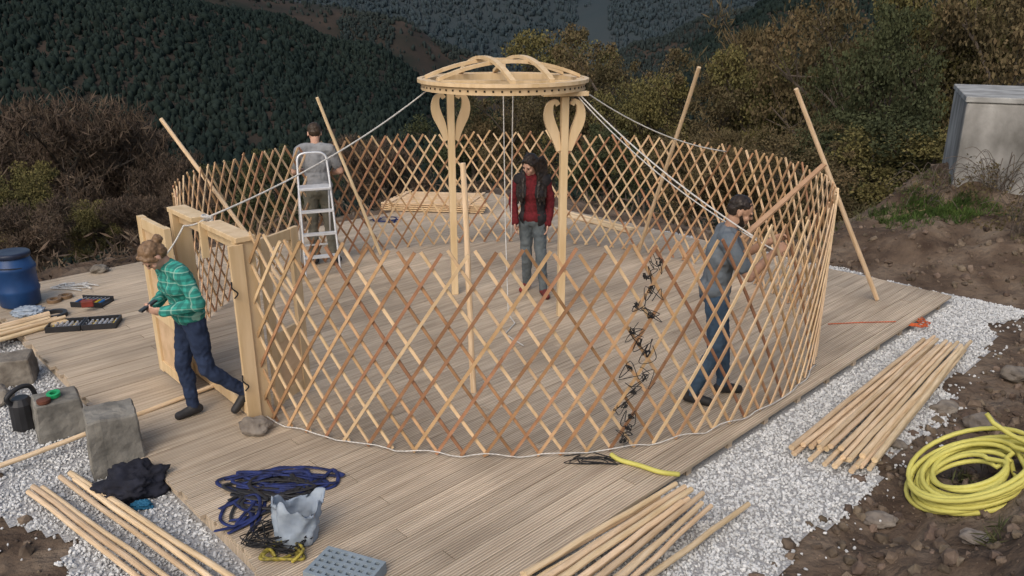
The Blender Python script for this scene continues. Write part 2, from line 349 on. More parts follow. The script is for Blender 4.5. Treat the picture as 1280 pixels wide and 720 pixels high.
xs=grow(-1150,-7,9,1150,.09,1.14); ys=grow(-12,2,14,1720,.09,1.14)
tv=[(x,y,zt(x,y)) for y in ys for x in xs]; nx=len(xs)
tf=[(j*nx+i,j*nx+i+1,(j+1)*nx+i+1,(j+1)*nx+i) for j in range(len(ys)-1) for i in range(nx-1)]
ZG=np.array([v[2] for v in tv]).reshape(len(ys),nx); XA=np.array(xs); YA=np.array(ys)
def zarr(x,y):
    i=np.clip(np.searchsorted(XA,x)-1,0,len(XA)-2); j=np.clip(np.searchsorted(YA,y)-1,0,len(YA)-2)
    u=(x-XA[i])/(XA[i+1]-XA[i]); v=(y-YA[j])/(YA[j+1]-YA[j])
    return ZG[j,i]*(1-u)*(1-v)+ZG[j,i+1]*u*(1-v)+ZG[j+1,i]*(1-u)*v+ZG[j+1,i+1]*u*v
SOIL=bpy.data.materials.new('soil'); SOIL.use_nodes=True
def soilmat():
    nt=SOIL.node_tree;N=nt.nodes;L=nt.links;b=N['Principled BSDF'];b.inputs['Roughness'].default_value=.95;b.inputs['Specular IOR Level'].default_value=.1
    tc=N.new('ShaderNodeTexCoord')
    def nz(s,d=8):
        n=N.new('ShaderNodeTexNoise');n.inputs['Scale'].default_value=s;n.inputs['Detail'].default_value=d;L.new(tc.outputs['Object'],n.inputs['Vector']);return n
    def ramp(src,p):
        c=N.new('ShaderNodeValToRGB')
        while len(c.color_ramp.elements)<len(p): c.color_ramp.elements.new(.5)
        for e,(q,col) in zip(c.color_ramp.elements,p): e.position=q;e.color=(*col,1)
        L.new(src,c.inputs['Fac']);return c
    near=ramp(nz(2.2,12).outputs['Fac'],[(.3,(.05,.034,.025)),(.5,(.115,.083,.06)),(.7,(.20,.155,.115))])
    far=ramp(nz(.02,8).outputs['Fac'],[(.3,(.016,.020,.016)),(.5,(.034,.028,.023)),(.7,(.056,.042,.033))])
    sx=N.new('ShaderNodeSeparateXYZ');L.new(tc.outputs['Object'],sx.inputs[0])
    def mrr(a,b2,m):
        q=N.new('ShaderNodeMapRange');q.inputs['From Min'].default_value=a;q.inputs['From Max'].default_value=b2;q.inputs['To Max'].default_value=m;L.new(sx.outputs['Y'],q.inputs['Value']);return q.outputs[0]
    def mix(f,a,b2,const=None):
        q=N.new('ShaderNodeMix');q.data_type='RGBA';L.new(f,q.inputs['Factor']);L.new(a,q.inputs['A'])
        if const: q.inputs['B'].default_value=const
        else: L.new(b2,q.inputs['B'])
        return q.outputs['Result']
    c=mix(mrr(14,30,1),near.outputs[0],far.outputs[0]); c=mix(mrr(860,1000,.85),c,None,(.034,.047,.054,1))  # far ground blends to a blue tint, haze painted into the colour
    L.new(c,b.inputs['Base Color'])
    bp=N.new('ShaderNodeBump');bp.inputs['Strength'].default_value=1;bp.inputs['Distance'].default_value=.06;L.new(nz(9,12).outputs['Fac'],bp.inputs['Height']);L.new(bp.outputs[0],b.inputs['Normal'])
soilmat()
g=M(); g.v=tv; g.f=tf; g.m=[0]*len(tf); gr=g.build('ground',SOIL,smooth=True); gr['kind']='structure'
# ---------------------------------------------------------------- gravel
def gin(a,b):
    n=noise.noise(V((a*1.1,b*1.1,2)))*.28+noise.noise(V((a*4,b*4,2)))*.12
    wr=.92-.26*ss(4,8,a)
    right=-wr-n<b<0.05 and -1.0<a<8.35+n
    back=8.0<a<8.4+n*.7 and -.7<b<5
    left=-.85-n<a<0.05 and -.8<b<6.2+n
    return right or back or left
st=.07; gm=M(); idx={}
def gvert(i,j):
    k=(i,j)
    if k not in idx: idx[k]=len(gm.v); p=W(i*st,j*st); gm.v.append((p.x,p.y,max(zt(p.x,p.y)+.006,-.1)))
    return idx[k]
for i in range(-22,130):
    for j in range(-20,95):
        if not (i*st>.1 and i*st<7.9 and j*st>.1) and gin(i*st+.035,j*st+.035):
            gm.f.append((gvert(i,j),gvert(i+1,j),gvert(i+1,j+1),gvert(i,j+1))); gm.m.append(0)
gb=gm.build('gravel_bed',GRAVB); gb['kind']='structure'
t_=(1+5**.5)/2
ICOV=np.array([(-1,t_,0),(1,t_,0),(-1,-t_,0),(1,-t_,0),(0,-1,t_),(0,1,t_),(0,-1,-t_),(0,1,-t_),(t_,0,-1),(t_,0,1),(-t_,0,-1),(-t_,0,1)])/math.hypot(1,t_)
ICOF=np.array([(0,11,5),(0,5,1),(0,1,7),(0,7,10),(0,10,11),(1,5,9),(5,11,4),(11,10,2),(10,7,6),(7,1,8),(3,9,4),(3,4,2),(3,2,6),(3,6,8),(3,8,9),(4,9,5),(2,4,11),(6,2,10),(8,6,7),(9,8,1)])
def rots(n):
    q=rng.normal(size=(n,4)); q/=np.linalg.norm(q,axis=1)[:,None]; w,x,y,z=q.T
    return np.stack([1-2*(y*y+z*z),2*(x*y-z*w),2*(x*z+y*w),2*(x*y+z*w),1-2*(x*x+z*z),2*(y*z-x*w),2*(x*z-y*w),2*(y*z+x*w),1-2*(x*x+y*y)],axis=1).reshape(n,3,3)
def stones(name,pts,size,mt,kind='stuff',label=None,cat=None):
    n=len(pts); pts=np.array(pts); sc=np.array(size)
    v=ICOV[None]*(1+rng.uniform(-.28,.28,(n,12,1)))*rng.uniform(.6,1.25,(n,1,3))
    v=np.einsum('nij,nkj->nki',rots(n),v)*sc[:,None,None]+pts[:,None,:]
    f=(ICOF[None]+12*np.arange(n)[:,None,None]).reshape(-1,3)
    o=npobj(name,v.reshape(-1,3),f,mt,kind)
    if label: tag(o,label,cat)
    return o
pts=[];sz=[]
while len(pts)<36000:
    r=random.random()
    if r<.66: a,b=-1+9.8*random.random()**1.2,random.uniform(-1.3,-.0)
    elif r<.72: a,b=random.uniform(8.06,8.7),random.uniform(-1,5)
    else: a,b=random.uniform(-1.3,-.0),random.uniform(-1,6.4)
    if gin(a,b) or (random.random()<.05 and gin(a+.2,b+.2)):
        p=W(a,b); s=random.uniform(.007,.014); z=-.1 if (b>-.9 and a<8.4) else max(float(zarr(p.x,p.y)),-.1)
        pts.append((p.x,p.y,z+s*.45+random.uniform(0,.005))); sz.append(s)
stones('gravel',pts,sz,GRAV,label='pale crushed stone gravel bordering the timber deck',cat='gravel')
pts=[];sz=[]
CLOD=mat('clod',(.175,.132,.097),(.075,.054,.04),12,.98,.5,30,island=.32)
for kk_ in range(27000):
    r=random.random()
    if r<.64: a,b=random.uniform(-2,11),random.uniform(-4.5,-.85)
    elif r<.86: a,b=random.uniform(8.5,13),random.uniform(-4,4)
    else: a,b=random.uniform(-4,-.8),random.uniform(-2,7)
    p=W(a,b); s=.005+.05*random.random()**6; pts.append((p.x,p.y,float(zarr(p.x,p.y))+s*.2)); sz.append(s)
stones('soil_clods',pts,sz,CLOD,label='crumbled clods of brown earth on the dug bank',cat='soil')
# ---------------------------------------------------------------- deck
DECK=bpy.data.materials.new('deck_wood'); DECK.use_nodes=True
def deckmat():
    nt=DECK.node_tree;N=nt.nodes;L=nt.links;b=N['Principled BSDF'];b.inputs['Roughness'].default_value=.75;b.inputs['Specular IOR Level'].default_value=.25
    tc=N.new('ShaderNodeTexCoord');sx=N.new('ShaderNodeSeparateXYZ');L.new(tc.outputs['Object'],sx.inputs[0])
    def mth(op,a,bv=None):
        m=N.new('ShaderNodeMath');m.operation=op
        L.new(a,m.inputs[0])
        if bv is not None:
            if isinstance(bv,float): m.inputs[1].default_value=bv
            else: L.new(bv,m.inputs[1])
        return m.outputs[0]
    geo=N.new('ShaderNodeNewGeometry')
    gv=mth('SINE',mth('MULTIPLY',sx.outputs['Y'],2*PI/.0205))
    mp=N.new('ShaderNodeMapping');mp.inputs['Scale'].default_value=(.6,14,1);L.new(tc.outputs['Object'],mp.inputs[0])
    n1=N.new('ShaderNodeTexNoise');n1.inputs['Scale'].default_value=2.5;n1.inputs['Detail'].default_value=8;L.new(mp.outputs[0],n1.inputs['Vector'])
    n2=N.new('ShaderNodeTexNoise');n2.inputs['Scale'].default_value=.8;n2.inputs['Detail'].default_value=10;L.new(tc.outputs['Object'],n2.inputs['Vector'])
    cr=N.new('ShaderNodeValToRGB');e=cr.color_ramp.elements;e[0].position=.3;e[0].color=(.41,.32,.228,1);e[1].position=.7;e[1].color=(.63,.515,.385,1);L.new(n1.outputs['Fac'],cr.inputs[0])
    hs=N.new('ShaderNodeHueSaturation');L.new(cr.outputs[0],hs.inputs['Color'])
    mr=N.new('ShaderNodeMapRange');mr.inputs['To Min'].default_value=.86;mr.inputs['To Max'].default_value=1.1;L.new(geo.outputs['Random Per Island'],mr.inputs[0])
    m2=N.new('ShaderNodeMapRange');m2.inputs['From Min'].default_value=.32;m2.inputs['From Max'].default_value=.68;m2.inputs['To Min'].default_value=.74;m2.inputs['To Max'].default_value=1.14;L.new(n2.outputs['Fac'],m2.inputs[0])
    m3=N.new('ShaderNodeMapRange');m3.inputs['From Min'].default_value=-1;m3.inputs['To Min'].default_value=.66;m3.inputs['To Max'].default_value=1.1;L.new(gv,m3.inputs[0])
    L.new(mth('MULTIPLY',mth('MULTIPLY',mr.outputs[0],m2.outputs[0]),m3.outputs[0]),hs.inputs['Value'])
    L.new(hs.outputs[0],b.inputs['Base Color'])
    bp=N.new('ShaderNodeBump');bp.inputs['Strength'].default_value=.5;bp.inputs['Distance'].default_value=.004;L.new(gv,bp.inputs['Height']);L.new(bp.outputs[0],b.inputs['Normal'])
deckmat()
dk=M(); bw=.118; k=0
while k*(bw+.005)<DB:
    b0=k*(bw+.005); js=[0]+sorted([(.9+k%3*1.35+random.uniform(-.1,.1)+ i*3.9) for i in range(2)])+[DA]
    js=[j for j in js if j<=DA]
    for i in range(len(js)-1):
        e0=js[i]+(.003 if i else random.uniform(-.03,.03)); e1=js[i+1]-(.003 if i<len(js)-2 else random.uniform(-.02,.02))
        dk.box(((e0+e1)/2,b0+bw/2,-.014+random.uniform(-.0015,.0015)),(e1-e0,bw,.028))
    k+=1
for a in np.arange(.05,DA,.55): dk.box((a,DB/2,-.07),(.06,DB-.05,.08))
do=dk.build('deck',DECK,loc=C0); do.rotation_euler=(0,0,ROT); do['kind']='structure'
# ---------------------------------------------------------------- forests (vectorised)
def forest(name,n,Y0,Y1,hs,mt,label,keep=None,rp=.6):
    q=rng.uniform(-.72,.72,n*2); Y=rng.uniform(Y0,Y1,n*2); px=640+1056*q
    ok=np.ones(n*2,bool) if keep is None else keep(px,Y); q=q[ok][:n];Y=Y[ok][:n];n=len(q)
    x=q*Y; z=zarr(x,Y)-.8; h=rng.uniform(*hs,n)*np.where(rng.random(n)<.7,1,.6); r=h*rng.uniform(.20,.36,n)
    rd=rng.random(n)<rp; kk=5
    pr=np.where(rd[:,None],np.array([[.8,1.3,1.05]]),np.array([[1.0,.8,.5]])); pz=np.where(rd[:,None],np.array([[.1,.42,.78]]),np.array([[.06,.36,.68]]))
    an=(2*PI*np.arange(kk)/kk)[None,None,:]+rng.uniform(-.4,.4,(n,3,kk)); rj=(r[:,None]*pr)[:,:,None]*rng.uniform(.6,1.35,(n,3,kk))
    vx=x[:,None,None]+rj*np.cos(an); vy=Y[:,None,None]+rj*np.sin(an); vz=(z[:,None]+h[:,None]*pz)[:,:,None]+rng.uniform(-.09,.09,(n,3,kk))*h[:,None,None]
    vv=np.stack([vx,vy,vz],-1).reshape(n,15,3); tip=np.stack([x,Y,z+h],-1)[:,None,:]; vv=np.concatenate([vv,tip],1)
    f=[]
    for l in range(2):
        for i in range(kk):
            j=(i+1)%kk; a_,b_,c_,d_=l*kk+i,l*kk+j,(l+1)*kk+j,(l+1)*kk+i; f+=[(a_,b_,c_),(a_,c_,d_)]
    for i in range(kk): f.append((10+i,10+(i+1)%kk,15))
    f=np.array(f); F_=(f[None]+16*np.arange(n)[:,None,None]).reshape(-1,3)
    o=npobj(name,vv.reshape(-1,3),F_,mt,'stuff',True); tag(o,label,'forest'); return o
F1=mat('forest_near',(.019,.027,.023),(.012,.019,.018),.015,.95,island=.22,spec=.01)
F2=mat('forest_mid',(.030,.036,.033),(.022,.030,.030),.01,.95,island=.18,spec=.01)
F3=mat('forest_far',(.038,.051,.058),(.030,.043,.050),.01,.95,island=.10,spec=.01)  # distance haze painted into the base colours, bluest on the farthest ridge
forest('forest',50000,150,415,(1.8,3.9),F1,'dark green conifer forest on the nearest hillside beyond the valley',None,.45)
nzv=np.vectorize(lambda a,b: noise.noise(V((a*.012,b*.01,0))))
def km(px,Y): return ~((px>250)&(px<660)&(Y>620)&(Y<840)&(nzv(px,Y)>-.2)&(rng.random(len(px))>.12))
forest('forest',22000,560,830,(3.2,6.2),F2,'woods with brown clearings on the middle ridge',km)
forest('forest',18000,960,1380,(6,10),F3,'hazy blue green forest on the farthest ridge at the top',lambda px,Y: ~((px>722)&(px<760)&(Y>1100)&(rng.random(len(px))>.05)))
# ---------------------------------------------------------------- trees
def leafmesh(name,cent,rad,n,size,mt,up=0,aspect=1.0):
    ci=rng.integers(0,len(cent),n); c=np.array(cent)[ci]; d=rng.normal(size=(n,3)); d/=np.linalg.norm(d,axis=1)[:,None]
    rr=rng.uniform(0,1,(n,1))**.5*np.array(rad)[ci][:,None]
    p=c+d*rr*np.array([1,1,.8]); a=rng.normal(size=(n,3)); a[:,2]+=up; a+=d*up*.5; a/=np.linalg.norm(a,axis=1)[:,None]
    b=np.cross(a,rng.normal(size=(n,3))); b/=np.linalg.norm(b,axis=1)[:,None]
    s=size*rng.uniform(.5,1.3,(n,1)); a=a*s*aspect; b=b*s/ (aspect if aspect>1 else 1)
    v=np.stack([p-a-b*.3,p-a*.1+b,p+a,p+a*.1-b],axis=1).reshape(-1,3)
    f=np.arange(4*n).reshape(n,4)
    me=bpy.data.meshes.new(name); me.from_pydata(v.tolist(),[],f.tolist()); me.materials.append(mt); me.update(); return me
def treekind(seed,mt,n,leaf,bare=False,wide=.34,lo=.16):
    random.seed(seed); m=M(); cent=[];rad=[]
    m.tube([(0,0,-.05),(.01,.01,.2),(0,.02,.45),(.02,0,.72)],[.022,.017,.012,.004],7)
    for i in range(15):
        z0=random.uniform(lo,.64); an=i*2.4+random.uniform(-.4,.4); L=wide*random.uniform(.5,1.1)*(1.15-abs(z0-.42)); up=random.uniform(.12,.34)
        p0=V((.005,.01,z0)); p1=p0+V((math.cos(an)*L*.5,math.sin(an)*L*.5,up*.6)); p2=p0+V((math.cos(an)*L,math.sin(an)*L,up))
        m.tube([p0,p1,p2],[.009,.006,.002],5); cent.append(p2);rad.append(random.uniform(.07,.15)); cent.append(p1);rad.append(.12)
        for k in range(12 if bare else 7):
            e=p1.lerp(p2,random.random())+V((random.uniform(-1,1),random.uniform(-1,1),random.uniform(0,1.3)))*.12
            m.tube([p1.lerp(p2,random.random()*.6),e],[.003,.0008],4); cent.append(e);rad.append(random.uniform(.04,.10))
    for k in range(8): cent.append(V((random.uniform(-.12,.12),random.uniform(-.12,.12),random.uniform(.68,.95))));rad.append(random.uniform(.04,.10))
    tr=bpy.data.meshes.new('trunk'); tr.from_pydata(m.v,[],m.f); tr.materials.append(BARK); tr.update()
    return tr,leafmesh('crown',[tuple(c) for c in cent],rad,n,leaf,mt,1.2 if bare else .4,3.2 if bare else 1.2)
LB=mat('leaf_brown',(.125,.092,.066),(.080,.060,.046),1.5,.9,island=.25,spec=.03)
LY=mat('leaf_olive',(.155,.130,.050),(.090,.085,.038),2,.85,island=.24,spec=.03)
LG=mat('leaf_green',(.070,.077,.038),(.043,.050,.027),2,.85,island=.24,spec=.03)
LO=mat('leaf_oak',(.132,.096,.051),(.075,.065,.036),2,.85,island=.24,spec=.03)
KINDS={'brown':treekind(1,LB,16000,.0095,True,.42),'olive':treekind(2,LY,22000,.0070),'green':treekind(3,LG,24000,.0070,False,.4,.08),'oak':treekind(4,LO,23000,.0070,False,.38,.1),'brownb':treekind(5,LB,16000,.0095,True,.36),'mix':treekind(6,LO,17000,.0085,True,.4,.1)}
random.seed(11)
def tree(px,top,Y,kind,wf,label,name='tree'):
    X=(px-640)/F*(cP*Y+sP*2); base=zt(X,Y); ztop=P(px,top,Y).z; h=max(1.0,ztop-base+.2)
    e=empty(name,(X,Y,base),random.uniform(0,6.28),label,'tree' if name=='tree' else 'bush')
    e.scale=(h*wf,h*wf,h)
    for nm,me in zip(('trunk','crown'),KINDS[kind]):
        o=bpy.data.objects.new(nm,me); C.objects.link(o); o.parent=e
for t in [
 (70,128,19,'brown',.9,'tall bare brown tree left of the deck, highest of the left-hand bare trees'),
 (150,165,21,'brownb',.9,'bare brown tree just right of the tallest bare tree on the left'),
 (205,205,19,'brown',.8,'bare brown tree behind the left end of the lattice wall'),
 (-15,150,20,'brownb',1.0,'bare brown tree cut by the left edge of the photo'),
 (15,215,15,'olive',.8,'low olive leafed tree behind the blue barrel'),
 (330,185,34,'green',1.0,'dark green tree seen above the lattice left of the standing ladder'),
 (475,175,36,'brown',1.0,'brown tree seen above the lattice between ladder and left roof post'),
 (250,205,38,'green',1.0,'dark green tree behind the upper end of the leftmost leaning pole'),
 (640,90,34,'oak',.8,'brown autumn tree behind the crown ring'),
 (692,38,42,'olive',.8,'olive yellow tree rising behind the right half of the crown ring'),
 (765,42,36,'oak',.75,'autumn oak with rusty leaves just right of the crown ring'),
 (815,95,30,'olive',.8,'smaller olive tree left of the tall leaning pole'),
 (590,120,40,'green',1.0,'dark green tree behind the left roof post'),
 (880,85,29,'oak',.8,'brown leafed tree behind the top of the tall leaning pole'),
 (940,60,27,'olive',.7,'olive yellow oak left of the right leaning pole'),
 (1000,15,28,'mix',.7,'sparse brown tree behind the right leaning pole'),
 (1060,-20,24,'oak',.62,'large brown oak between leaning pole and concrete tank'),
 (1110,0,21,'green',.55,'olive green tree left of the concrete tank'),
 (1160,-40,25,'olive',.62,'tall olive yellow tree just left of the concrete tank'),
 (1205,-20,26,'mix',.7,'sparse brown tree directly behind the concrete tank'),
 (1265,-35,22,'oak',.6,'brown oak at the right edge behind the concrete tank')]:
    tree(*t)
for t in [(980,165,19,'mix',1.3,'brown bush just behind the right part of the lattice'),
 (1090,140,18,'green',1.2,'dark green bush left of the concrete tank'),
 (1150,165,17,'olive',1.2,'low olive bush at the foot of the concrete tank'),
 (1040,185,16.5,'oak',1.2,'brown bush behind the upper end of the diagonal batten'),
 (880,180,20,'oak',1.2,'rusty bush behind the lattice between the two right poles'),
 (760,165,22,'green',1.2,'dark bush behind the lattice right of the crown posts'),
 (85,265,14,'olive',1.1,'low yellowish bush at the far left edge of the deck'),
 (140,255,14.6,'brown',1.1,'low bare brown bush left of the lattice wall'),
 (20,270,12.5,'brownb',1.1,'bare thorny bush right behind the blue barrel')]:
    tree(*t,name='bush')
def crv0(pts,k=4):
    o=[]
    for i in range(len(pts)-1):
        p0=pts[max(i-1,0)];p1=pts[i];p2=pts[i+1];p3=pts[min(i+2,len(pts)-1)]
        for j in range(k):
            t=j/k; o.append(.5*((2*p1)+(p2-p0)*t+(2*p0-5*p1+4*p2-p3)*t*t+(3*p1-p0-3*p2+p3)*t**3))
    o.append(pts[-1]); return o
def bram(px,py,n,seed,label):
    random.seed(seed); c=GT(px,py); m=M(); e=empty('bramble',c,0,label,'bush')
    for i in range(n):
        an=random.uniform(0,6.28); r=random.uniform(.25,.75); hh=random.uniform(.25,.75); p=V((random.uniform(-.15,.15),random.uniform(-.1,.1),-.03))
        m.tube(crv0([p,p+V((math.cos(an)*r*.3,math.sin(an)*r*.3,hh*.7)),p+V((math.cos(an)*r*.7,math.sin(an)*r*.7,hh)),p+V((math.cos(an)*r,math.sin(an)*r,hh*random.uniform(.4,1)))]),.004,4)
    m.build('stem',BARK,e)
    me=leafmesh('leaves',[(random.uniform(-.5,.5),random.uniform(-.4,.4),random.uniform(.05,.5)) for _ in range(40)],[.14]*40,500,.018,LO,.5,1.6); o=bpy.data.objects.new('leaves',me); C.objects.link(o); o.parent=e
bram(1245,245,38,3,'dry arching bramble in front of the concrete tank')
bram(1160,262,26,4,'dry bramble on the bank left of the concrete tank')
bram(1275,290,24,6,'dry bramble on the earth bank at the right edge')
ug=[];ur=[]
for _ in range(900):
    if random.random()<.5: a,b=random.uniform(-4,12),random.uniform(8.3,17)
    else: a,b=random.uniform(9.5,20),random.uniform(3,12)
    p=W(a,b); ug.append((p.x,p.y,float(zarr(p.x,p.y))+.1)); ur.append(random.uniform(.2,.6))
me=leafmesh('undergrowth',ug,ur,30000,.04,LB,.8,2.5); o=bpy.data.objects.new('undergrowth',me); C.objects.link(o); o['kind']='stuff'; tag(o,'brown brambles and dry undergrowth on the slope behind the deck','undergrowth')
ug=[];ur=[]
for _ in range(520):
    a,b=random.uniform(9.0,15),random.uniform(-5,3.5)
    if noise.noise(V((a*.5,b*.5,7)))<-.05: continue
    p=W(a,b); ug.append((p.x,p.y,float(zarr(p.x,p.y))+.02)); ur.append(random.uniform(.05,.22))
for _ in range(110):
    a,b=random.uniform(0,9),random.uniform(-4.5,-1.2); p=W(a,b); ug.append((p.x,p.y,float(zarr(p.x,p.y))+.01)); ur.append(random.uniform(.04,.16))
DRY=mat('dry_grass',(.14,.12,.065),(.06,.07,.03),.8,.9,island=.4,spec=.05)
me=leafmesh('dry_weeds',ug,ur,16000,.018,DRY,1.2,3.5); o=bpy.data.objects.new('dry_weeds',me); C.objects.link(o); o['kind']='stuff'; tag(o,'dry weeds on the earth bank near the concrete tank','weeds')
ug=[];ur=[]
for _ in range(260):
    px,py=random.gauss(1165,42),random.gauss(264,8)
    if px>1275: continue
    c=GT(px,py); ug.append((c.x,c.y,float(zarr(c.x,c.y))+.02)); ur.append(random.uniform(.06,.14))
GRN=mat('green_grass',(.075,.115,.03),(.04,.065,.02),2,.9,island=.35,spec=.05)
me=leafmesh('grass',ug,ur,8000,.016,GRN,2.0,3.2); o=bpy.data.objects.new('grass',me); C.objects.link(o); o['kind']='stuff'; tag(o,'green grass patch on the bank below the concrete tank','grass')
# ---------------------------------------------------------------- concrete tank
cb=P(1188,243,11.6); tank=empty('concrete_tank',(cb.x,cb.y,0),R(-24),'grey weathered concrete tank on the earth bank at the right edge','tank')
ztp=P(1195,128,11.6).z; zb=cb.z-.7
m=M(); m.box((1.6,1.2,(zb+ztp)/2),(3.2,2.4,ztp-zb)); m.build('wall',CONCL,tank,bevel=.03)
m=M(); m.box((1.6,1.2,ztp+.042),(3.24,2.44,.08)); m.build('roof_slab',CONCT,tank,bevel=.012)
# ---------------------------------------------------------------- yurt lattice
CX,CY,RX,RY=-.06,8.05,3.16,2.93
def EL(phi,off=0): return V((CX+(RX+off)*math.cos(phi),CY+(RY+off)*math.sin(phi),0))
LH=1.54; SP=R(3.3); WD=R(18.2)
def section(f0,f1,label,cols,clip0=False,clip1=False):
    e=empty('lattice_section',EL((f0+f1)/2),0,label,'lattice'); inv=e.location.copy()
    for d in (1,-1):
        n0=math.floor((f0-WD)/SP); n1=math.ceil((f1+WD)/SP)
        for n in range(n0,n1+1):
            s0=n*SP+(0 if d>0 else SP*.15)
            t0,t1=0.,1.
            lo=f0; hi=f1
            if clip0:
                if d>0 and s0<lo: t0=(lo-s0)/WD
                if d<0 and s0-WD<lo: t1=(s0-lo)/WD
            if clip1:
                if d>0 and s0+WD>hi: t1=(hi-s0)/WD
                if d<0 and s0>hi: t0=(s0-hi)/WD
            own = (lo<=s0<hi) or (clip0 and s0<lo) or (clip1 and s0>=hi)
            if not own or t1-t0<.12: continue
            off=.008*d; K=max(2,int(9*(t1-t0))); m=M()
            w=random.uniform(.020,.025)/2; th=.0055; zj=random.uniform(-.03,.03); aj=random.uniform(-.005,.005)
            ring=[]; aj2=random.uniform(-.006,.006)
            for k in range(K+1):
                t=t0+(t1-t0)*k/K; ph=s0+d*WD*t+aj+aj2*t; c=EL(ph,off)-inv; c.z=.015+LH*t+zj*t
                T=(EL(ph+.01)-EL(ph-.01)).normalized(); Nn=V((T.y,-T.x,0))
                ll=(EL(ph+.01)-EL(ph)).length/.01
                dirv=(T*d*WD*ll+V((0,0,LH))).normalized(); sd=dirv.cross(Nn).normalized()
                ring+= [c+sd*w+Nn*th,c+sd*w-Nn*th,c-sd*w-Nn*th,c-sd*w+Nn*th]
            fs=[]
            for k in range(K):
                for j in range(4): fs.append((k*4+j,k*4+(j+1)%4,(k+1)*4+(j+1)%4,(k+1)*4+j))
            fs+=[(3,2,1,0),(K*4,K*4+1,K*4+2,K*4+3)]
            m.add(ring,fs); cc=cols[0] if d>0 else cols[1]
            m.build('lath',random.choices([PALE,MID,RED],cc)[0],e)
    return e
s1=section(R(-128.5),R(-73),'front lattice section of reddish brown laths beside the door, black ties at its right end',((.08,.32,.6),(.5,.3,.2)),clip0=True)
section(R(-73),R(-18),'pale lattice section right of the black ties, before the man in blue-grey',((.8,.15,.05),(.35,.35,.3)))
section(R(-18),R(48),'lattice section curving round the right side of the yurt',((.5,.3,.2),(.35,.35,.3)))
section(R(48),R(125),'back lattice section behind the woman in the maroon top',((.5,.3,.2),(.3,.35,.35)))
section(R(125),R(207),'back left lattice section behind the stepladder',((.4,.35,.25),(.3,.35,.35)),clip1=True)
inv=s1.location
for k in range(15):
    z=.10+k*.096; ph=R(-73+random.uniform(-1.8,1.4)+k*.12); c=EL(ph,.02)-inv+V((0,0,z)); pts=[]
    for j in range(22):
        pts.append(c+V((random.uniform(-1,1),random.uniform(-.6,.3),random.uniform(-1.2,1)))*(.026 if j<16 else .085))
    sm=crv0(pts,4)
    m=M(); m.tube(sm,.003,4); m.build('string_tie',BLACK,s1)
def rope(label,pts,r=.009,sag=0,mt=ROPE,name='rope',cat='rope',n=6,sub=14):
    out=[]
    pts=[V(p) for p in pts]
    for a_,b_ in zip(pts,pts[1:]):
        for k in range(sub):
            t=k/sub; out.append(a_.lerp(b_,t)-V((0,0,sag*4*t*(1-t))))
    out.append(pts[-1]); m=M(); m.tube(out,r,n); return tag(m.build(name,mt,smooth=True),label,cat)
def crv(pts,k=8): return crv0([V(p) for p in pts],k)
m=M(); m.tube([EL(R(a),.022+.01*math.sin(a*.9))+V((0,0,.012+.03*abs(math.sin(a*.36)))) for a in np.arange(-127,-25,1.5)],.0045,6)
tag(m.build('rope',ROPE,smooth=True),'thin white rope round the foot of the front lattice','rope')
# ---------------------------------------------------------------- door
JR=V((-1.99,5.70,0)); JL=V((-2.82,6.62,0)); dd=(JL-JR).normalized(); dn=V((-dd.y,dd.x,0)); 
if dn.y>0: dn=-dn
DW=(JL-JR).length
DH=1.48; dr=empty('door_frame',(JR+JL)/2,0,'pine door frame with open leaves at the left end of the lattice','door')
o_=dr.location
def db(name,p,q,w,h,up=(0,0,1),par=dr,mt=FRAMEW): 
    m=M(); m.bar(V(p)-o_,V(q)-o_,w,h,up); return m.build(name,mt,par,bevel=.004)
db('jamb',JR,JR+V((0,0,DH)),.07,.15,up=dn)
db('jamb',JL,JL+V((0,0,DH)),.07,.15,up=dn)
db('header_rail',JR+dd*.037+V((0,0,DH-.045)),JL-dd*.037+V((0,0,DH-.045)),.045,.085)
db('header',JR-dd*.06+V((0,0,DH+.021)),JR+dd*DW*.46+V((0,0,DH+.021)),.155,.04)
db('header',JR+dd*DW*.62+V((0,0,DH+.021)),JL+dd*.06+V((0,0,DH+.021)),.155,.04)
db('hanging_stile',JR+dd*DW*.5+dn*.05+V((0,0,DH-.26)),JR+dd*DW*.5+dn*.05+V((0,0,DH+.035)),.03,.06,up=dn)
db('threshold',JR+dd*.04+V((0,0,.06)),JL-dd*.04+V((0,0,.06)),.12,.10)
db('post_cap',JR-dd*.05+dn*.08,JR-dd*.05+dn*.08+V((0,0,DH-.01)),.028,.11,up=dn)
def leaf(p,q,solid,H0=.05,H1=None):
    H1=H1 or DH-.02
    t=(q-p).normalized(); L=(q-p).length; tk=.055 if solid else .035
    m=M()
    for a in (.045,L-.045): m.bar(p+t*a-o_+V((0,0,H0)),p+t*a-o_+V((0,0,H1)),tk,.09,up=t)
    for z in (H0+.06,.62,H1-.05): m.bar(p+t*.092-o_+V((0,0,z)),p+t*(L-.092)-o_+V((0,0,z)),tk-.006,.09)
    lf=m.build('door_leaf',FRAMEW,dr,bevel=.003)
    m=M(); m.bar(p+t*.093-o_+V((0,0,(H0+.11+.575)/2)),p+t*(L-.093)-o_+V((0,0,(H0+.11+.575)/2)),.015,.45); m.build('panel',PALE,lf)
    if solid:
        m=M(); m.bar(p+t*.093-o_+V((0,0,1.02)),p+t*(L-.093)-o_+V((0,0,1.02)),.015,.68); m.build('panel',PALE,lf)
leaf(V((-3.14,6.58,0)),V((-2.72,6.12,0)),True)
leaf(JR+V((.08,.12,0)),JR+V((.26,.52,0)),False)
